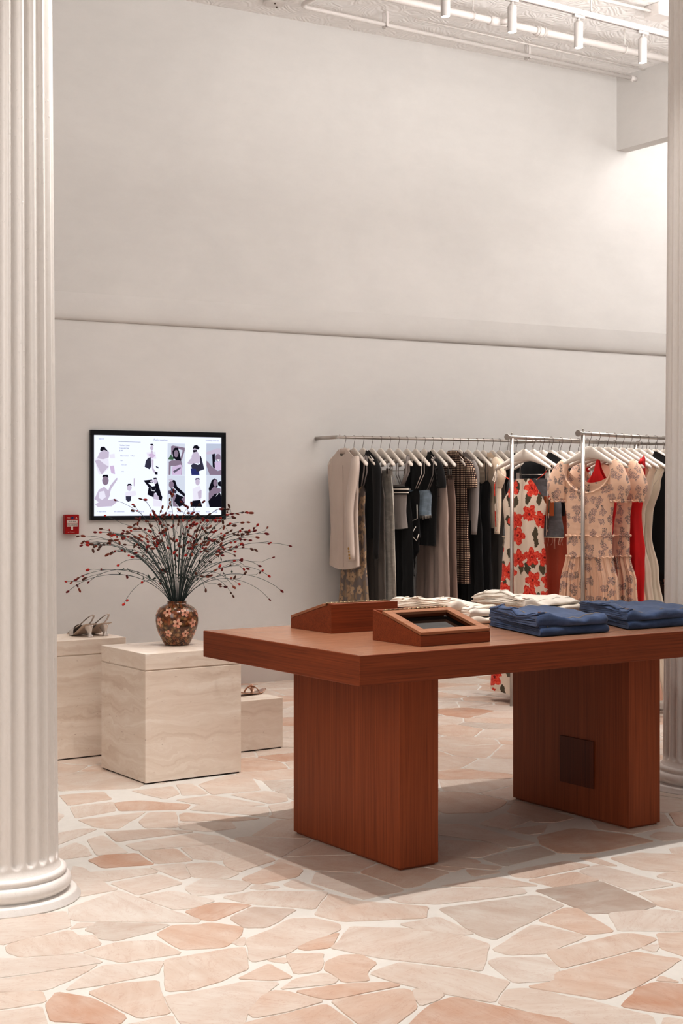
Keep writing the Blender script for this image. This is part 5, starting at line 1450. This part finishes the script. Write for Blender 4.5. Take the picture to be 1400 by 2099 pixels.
for i, (mk, lab) in enumerate((('black', 'black long dress'), ('char', 'charcoal long dress'), ('taupe2', 'taupe long dress'), ('black2', 'near-black long dress'))):
    loc, rz = W_(25.6 + i * 1.5); strappy('maxi_dress', lab + ' on the wall rail, glimpsed between the racks', 'dress', gw, loc, rz, M[mk], -.30, -1.5, .18, .23, 30 + i, nv=20)
# hangers on the wall rail
WOFF = {12: 12.4, 13: 13.2, 14: 14.2, 15: 15.3, 16: 16.1, 17: 17.2, 18: 18.1, 19: 19.1, 20: 20.2, 21: 21.3, 22: 22.2, 23: 23.2, 24: 24.3}
WNM = ['the taupe blazer', 'the beige-blossom slip dress', 'the first black long-sleeved top', 'the charcoal trousers', 'the long grey jeans', 'the striped-band camisole', 'the black trousers', 'the piped black bodysuit',
       'the denim crop top', 'the ruffled black tee', 'the wide taupe trousers', 'the dark taupe trousers', 'the gingham dress', 'the grey knitted top', 'the long black dress', 'the long brown-black dress', 'the cream puff-sleeved top',
       'the charcoal skirt', 'the lace-trimmed grey slip', 'the second black long-sleeved top', 'the cut-off grey jeans', 'the speckled tweed skirt', 'the beige long skirt', 'the ivory blouse', 'the short denim skirt']
CL = {3, 4, 6, 10, 11, 17, 20, 21, 22, 24}
for i in range(25):
    hanger('w', i, wpos(WOFF.get(i, i)), WRZ, 'white hanger holding ' + WNM[i], 'white hangers on the wall rail', i in CL)
s = 25.6
while s < 43.5:
    hanger('w', s, wpos(s), WRZ, 'white hanger on the wall rail, seen past the two front racks', 'white hangers on the wall rail, behind the racks')
    s += 1.05 if s > 30.2 else 1.5

# ------------------------------------------------------------------ middle rack
L1 = [.140, .242, .348, .455, .568, .674, .786, .90, 1.02, 1.14, 1.26]
# poppy halter dress
loc, rz = rpos(R1, L1[0]), RRZ
t = garment('halter_dress', 'cream maxi dress printed with red poppies, tied straps', 'dress', gm, loc, rz)
top = lambda u, s: -.262 - .16 * max(0, (abs(u) - .35) / .65) ** 1.3 + (0 if s < 0 else -.02)
cloth_body('body', t, M['poppy'], [(-.26, .155), (-.42, .165), (-.62, .15), (-.80, .17), (-1.2, .20), (-1.64, .262)], [(-.26, .008), (-.45, .026), (-.75, .03), (-1.64, .055)], top, curv_hem(-1.645, .02), .010, 3, 41, nv=70)
for s in (-1, 1):
    strap(t, M['poppy'], [(s * .10, -.012, -.27), (s * .16, -.016, -.235), (s * .205, -.012, -.178), (s * .21, .0, -.168), (s * .205, .014, -.20)], .006)
    strap(t, M['poppy'], [(s * .205, -.02, -.20), (s * .212, -.03, -.32), (s * .205, -.03, -.45), (s * .198, -.032, -.60)], .006, .4, 'tie')
    strap(t, M['white'], [(s * .205, -.02, -.20), (s * .222, -.034, -.27), (s * .205, -.036, -.285), (s * .190, -.032, -.25), (s * .2, -.022, -.20), (s * .19, -.03, -.40), (s * .185, -.03, -.62)], .0028, .6, 'tie')
hanger('m', 0, loc, rz, 'white hanger holding the poppy-print dress', 'white hangers on the middle rack')
# cut-off shorts
loc = rpos(R1, L1[1])
t = trousers('denim_shorts', 'washed black denim shorts with tan leather patch and frayed hem', 'shorts', gm, loc, rz, M['dden'], -.262, -.64, .185, .235, 42, th=.036)
mb = MB(); mb.box(.105, .180, -.037, -.034, -.50, -.375, 0, .001); mb.obj('leather_patch', M['leather'], t)
mb = MB()
for k in range(34):
    a = R_.uniform(-.23, .232); y = -.038 * math.sqrt(max(0, 1 - (a / .24) ** 2)); z = -.635 
    mb.tube([(a, y, z), (a + R_.uniform(-.008, .008), y - .004, z - R_.uniform(.01, .05)), (a + R_.uniform(-.012, .012), y - .005, z - R_.uniform(.02, .07) * (1 if a < .1 else 1.2))], .0013, 4)
mb.tube([(-.236 + .472 * k / 40, -.0385 * math.sqrt(max(0, 1 - ((-.236 + .472 * k / 40) / .24) ** 2)), -.637) for k in range(41)], .003, 6)
mb.obj('frayed_hem', M['crm'], t)
hanger('m', 1, loc, rz, 'white hanger holding the denim shorts with tan patch', 'white hangers on the middle rack', True)
loc = rpos(R1, L1[2]); sleeved('satin_blouse', 'black satin blouse behind the denim shorts', 'top', gm, loc, rz, cloth('black_satin', (16, 16, 19), rough=.4, var=.1), -.50, .21, .17, False, 43, .030, -.72, nr=.24, front=.04, srad=.04)
hanger('m', 2, loc, rz, 'white hanger holding the black satin blouse', 'white hangers on the middle rack')
loc = rpos(R1, L1[3]); strappy('maxi_dress', 'long terracotta dress on the middle rack', 'dress', gm, loc, rz, M['terra'], -.24, -1.60, .21, .29, 44, th=.032, sx=.19, fold=.012, nf=4)
hanger('m', 3, loc, rz, 'white hanger holding the long terracotta dress', 'white hangers on the middle rack')
loc = rpos(R1, L1[4]); strappy('maxi_dress', 'red and olive floral dress, mostly hidden by the peach one', 'dress', gm, loc, rz, M['redfl'], -.30, -1.5, .20, .24, 45, th=.028, nv=30)
hanger('m', 4, loc, rz, 'white hanger holding the red and olive floral dress', 'white hangers on the middle rack')
loc = rpos(R1, L1[5]); strappy('maxi_dress', 'dark brown dress next to the red and olive floral one', 'dress', gm, loc, rz, M['brown'], -.30, -1.5, .20, .26, 46, th=.028, nv=30)
hanger('m', 5, loc, rz, 'white hanger holding the dark brown dress', 'white hangers on the middle rack')
for k in range(6, 11): hanger('m', k, rpos(R1, L1[k]), rz, 'empty white hanger behind the peach floral dresses', 'empty white hangers on the middle rack')

# ------------------------------------------------------------------ front rack
L2 = [.071, .172, .275, .365, .455, .550, .650, .760, .870, .98, 1.09]
def peach(label, L, seed):
    loc = rpos(R2, L)
    t = garment('floral_dress', label, 'dress', gf, loc, rz)
    top = shoulders(.80, -.170, -.195, .175, .12, curve=1.0)
    cloth_body('bodice', t, M['ditsy'], [(-.12, .21), (-.20, .215), (-.38, .175), (-.52, .158), (-.62, .155)], [(-.13, .010), (-.25, .028), (-.62, .034)], top, flat_hem(-.62), .005, 9, seed, ruck=.0006)
    cloth_body('waist_tier', t, M['ditsy'], [(-.60, .157), (-.66, .158), (-.73, .156)], [(-.60, .036), (-.73, .036)], lambda u, s: -.605, flat_hem(-.735), .004, 10, seed + 1, nv=12)
    cloth_body('skirt', t, M['ditsy'], [(-.72, .157), (-.9, .20), (-1.3, .235), (-1.6, .26)], [(-.72, .034), (-1.6, .045)], lambda u, s: -.725, flat_hem(-1.56), .012, 11, seed + 2, zfold=-.45, nu=150)
    for z in (-.61, -.735):
        mb = MB(); mb.tube([(.161 * math.cos(2 * PI * k / 60), .040 * math.sin(2 * PI * k / 60) + .001, z + .005 * math.sin(k * 2.1)) for k in range(61)], .0065, 6, 0, .6); mb.obj('ruffle_trim', M['ditsy'], t)
    mb = MB(); mb.tube([(.168 * math.cos(PI * k / 24), -.030 if 0 < k < 24 else -.02, -.190 - .165 * math.sin(PI * k / 24) + .004 * (k % 2)) for k in range(25)], .006, 6, 0, .6); mb.obj('neck_ruffle', M['ditsy'], t)
    for s in (-1, 1):
        sleeve(t, M['ditsy'], [(s * .165, -.004, -.165), (s * .198, -.012, -.22), (s * .222, -.016, -.315), (s * .205, -.012, -.400)], [.030, .050, .068, .046], .6, 'puff_sleeve', 16)
        mb = MB(); mb.tube([(s * .205 + .048 * math.cos(2 * PI * k / 24), -.012 + .030 * math.sin(2 * PI * k / 24), -.402 + .006 * math.sin(k * 2.3)) for k in range(25)], .008, 6, 0, .6); mb.obj('sleeve_frill', M['ditsy'], t)
    return t
peach('peach puff-sleeved floral dress, front one right beside the upright', L2[0], 51)
hanger('f', 0, rpos(R2, L2[0]), rz, 'white hanger holding the nearer peach floral dress', 'white hangers on the front rack')
loc = rpos(R2, L2[1]); t = garment('halter_dress', 'red halter dress seen through the neckline of the peach dress', 'dress', gf, loc, rz)
top = lambda u, s: -.13 - .24 * min(1, abs(u)) ** 1.2
cloth_body('body', t, M['red'], [(-.12, .028), (-.20, .05), (-.33, .12), (-.40, .13), (-.7, .09), (-1.45, .10)], [(-.12, .006), (-.3, .022), (-1.45, .04)], top, flat_hem(-1.45), .008, 3, 53)
hanger('f', 1, loc, rz, 'white hanger holding the red halter dress', 'white hangers on the front rack')
peach('peach puff-sleeved floral dress, further back of the two', L2[2], 57)
hanger('f', 2, rpos(R2, L2[2]), rz, 'white hanger holding the further peach floral dress', 'white hangers on the front rack')
loc = rpos(R2, L2[3]); t = strappy('ruched_dress', 'scarlet ruched dress between the peach and blush dresses', 'dress', gf, loc, rz, M['red'], -.32, -1.45, .205, .185, 59, th=.03, sx=.2, r=.009, fold=.012, nf=5)
for s in (-1, 1):
    mb = MB(); mb.tube([(s * (.185 + .010 * math.sin(k * 1.4)), -.012 + .012 * math.cos(k * 1.7), -.150 - .010 * k) for k in range(8)], .012, 8, 0, .7); mb.obj('shoulder_knot', M['red'], t)
hanger('f', 3, loc, rz, 'white hanger holding the scarlet ruched dress', 'white hangers on the front rack')
def gown(label, L, mat, seed, w0=.185, wb=.30, zt=-.20, dip=.06, vee=False):
    loc = rpos(R2, L)
    t = garment('evening_gown', label, 'dress', gf, loc, rz)
    top = shoulders(.62 if vee else .7, -.16, -.215, dip, dip * .7, vee=vee, curve=1.0)
    cloth_body('body', t, mat, [(-.15, w0 + .02), (-.30, w0 - .025), (-.50, .105), (-.62, .098), (-.85, .145), (-1.2, .20), (-1.62, wb - .02)], [(-.16, .010), (-.3, .024), (-.6, .022), (-1.62, .036)], top, curv_hem(-1.63, .02), .008, 5, seed, nv=60, zfold=-.55)
    return t, loc
t, loc = gown('long blush satin dress right of the scarlet one', L2[4], M['blush'], 61, dip=.03)
hanger('f', 4, loc, rz, 'white hanger holding the blush satin dress', 'white hangers on the front rack')
t, loc = gown('long ivory gown with a straight neckline', L2[5], M['ivory'], 62, dip=.03, wb=.31)
hanger('f', 5, loc, rz, 'white hanger holding the straight-necked ivory gown', 'white hangers on the front rack')
t, loc = gown('long ivory gown with a deep V neckline and thin straps', L2[6], M['ivory'], 63, dip=.30, vee=True, wb=.34)
for s in (-1, 1): strap(t, M['white'], [(s * .11, -.02, -.32), (s * .16, -.028, -.26), (s * .205, -.02, -.19), (s * .2, .0, -.18)], .002, .8)
hanger('f', 6, loc, rz, 'white hanger holding the V-necked ivory gown', 'white hangers on the front rack')
loc = rpos(R2, L2[7]); sleeved('velvet_top', 'black velvet top at the right end of the front rack', 'top', gf, loc, rz, M['black2'], -.86, .225, .25, True, 65, .034, -.80, nr=.24, srad=.052)
hanger('f', 7, loc, rz, 'white hanger holding the black velvet top', 'white hangers on the front rack')
loc = rpos(R2, L2[8]); trousers('skirt', 'dark floral skirt next to the right column', 'skirt', gf, loc, rz, M['dkfl'], -.28, -1.5, .20, .28, 66, th=.035)
hanger('f', 8, loc, rz, 'white hanger holding the dark floral skirt', 'white hangers on the front rack', True)
for k in (9, 10): hanger('f', k, rpos(R2, L2[k]), rz, 'empty white hanger at the column end of the front rack', 'empty white hangers on the front rack')

# ------------------------------------------------------------------ light
def spot(loc, target, power, angle, blend=.35, size=.03, col=(1.0, .93, .86)):
    d = bpy.data.lights.new('spot_lamp', 'SPOT'); d.energy = power; d.spot_size = math.radians(angle); d.spot_blend = blend; d.shadow_soft_size = size; d.color = col
    o = bpy.data.objects.new('spot_lamp', d); COL.objects.link(o); o.location = loc
    o.rotation_euler = (Vector(target) - Vector(loc)).to_track_quat('-Z', 'Y').to_euler()
def area(loc, target, power, sx, sy, col=(1, .95, .9)):
    d = bpy.data.lights.new('unseen_area_light', 'AREA'); d.shape = 'RECTANGLE'; d.size = sx; d.size_y = sy; d.energy = power; d.color = col
    o = bpy.data.objects.new('unseen_area_light', d); COL.objects.link(o); o.location = loc
    o.rotation_euler = (Vector(target) - Vector(loc)).to_track_quat('-Z', 'Y').to_euler()
# visible track: each can throws a narrow beam
WH = (1.0, .99, .975)
for k, x in enumerate(LX):
    spot((x, TRY, TRZ - .235), (x + .1, TRY + .45, 0), 92, 54, .6, .026, WH)
# second track above the table (outside the frame)
spot((2.49, 4.27, 4.2), (1.9, 4.3, 0), 185, 78, .5, .02, WH)
spot((3.09, 4.27, 4.2), (2.5, 4.3, 0), 140, 80, .5, .02, WH)
spot((4.3, 4.27, 4.2), (4.4, 4.3, 0), 48, 74, .6, .03, WH)
spot((1.75, 4.27, 4.2), (1.75, 4.0, 0), 120, 30, .7, .03, WH)
spot((.9, 1.9, 4.2), (1.5, 2.6, 0), 60, 60, .7, .05, WH)  # separate unseen spot, off that track, over the floor near the camera
spot((3.2, 6.9, 4.4), (3.1, 7.0, 0), 95, 44, .7, .05, WH)  # separate unseen spot, off that track, over the plinths
# unseen area lights in a row, washing the wall from under the ceiling
for k in range(4):
    x = 2.6 + 1.75 * k
    area((x, 5.9 - .15 * k, 4.05), (x + .1, 8.75 - .15 * k, 3.5), 7, 1.5, .5, (1, .995, .985))
area((9.8, 6.5, 4.5), (9.0, 8.6, 2.8), 50, 1.8, 1.8, (1, .985, .98))
area((6.9, 4.95, 3.4), (6.9, 4.95, 5), 150, 3.0, 2.3, (1, 1, 1))  # added uplight without a fixture, brightens the ceiling
area((-1.35, 3.6, 2.6), (3.2, 6.0, .8), 75, 3.2, 2.6, (1, .985, .97))  # added fill from the left, out of view, for column and plinths
area((1.5, -1.3, 1.2), (4.5, 5, 4.7), 32, 3.0, 1.0, (1, .96, .93))  # unseen fill low behind the camera, aimed up at the ceiling
w = bpy.data.worlds.new('world'); bpy.context.scene.world = w; w.use_nodes = True
bg = w.node_tree.nodes['Background']; bg.inputs[0].default_value = (1.0, .995, .985, 1); bg.inputs[1].default_value = .31
sc = bpy.context.scene
sc.view_settings.view_transform = 'Standard'; sc.view_settings.look = 'None'; sc.view_settings.exposure = 0.17; sc.view_settings.gamma = 0.77
sc.cycles.max_bounces = 6; sc.cycles.diffuse_bounces = 4
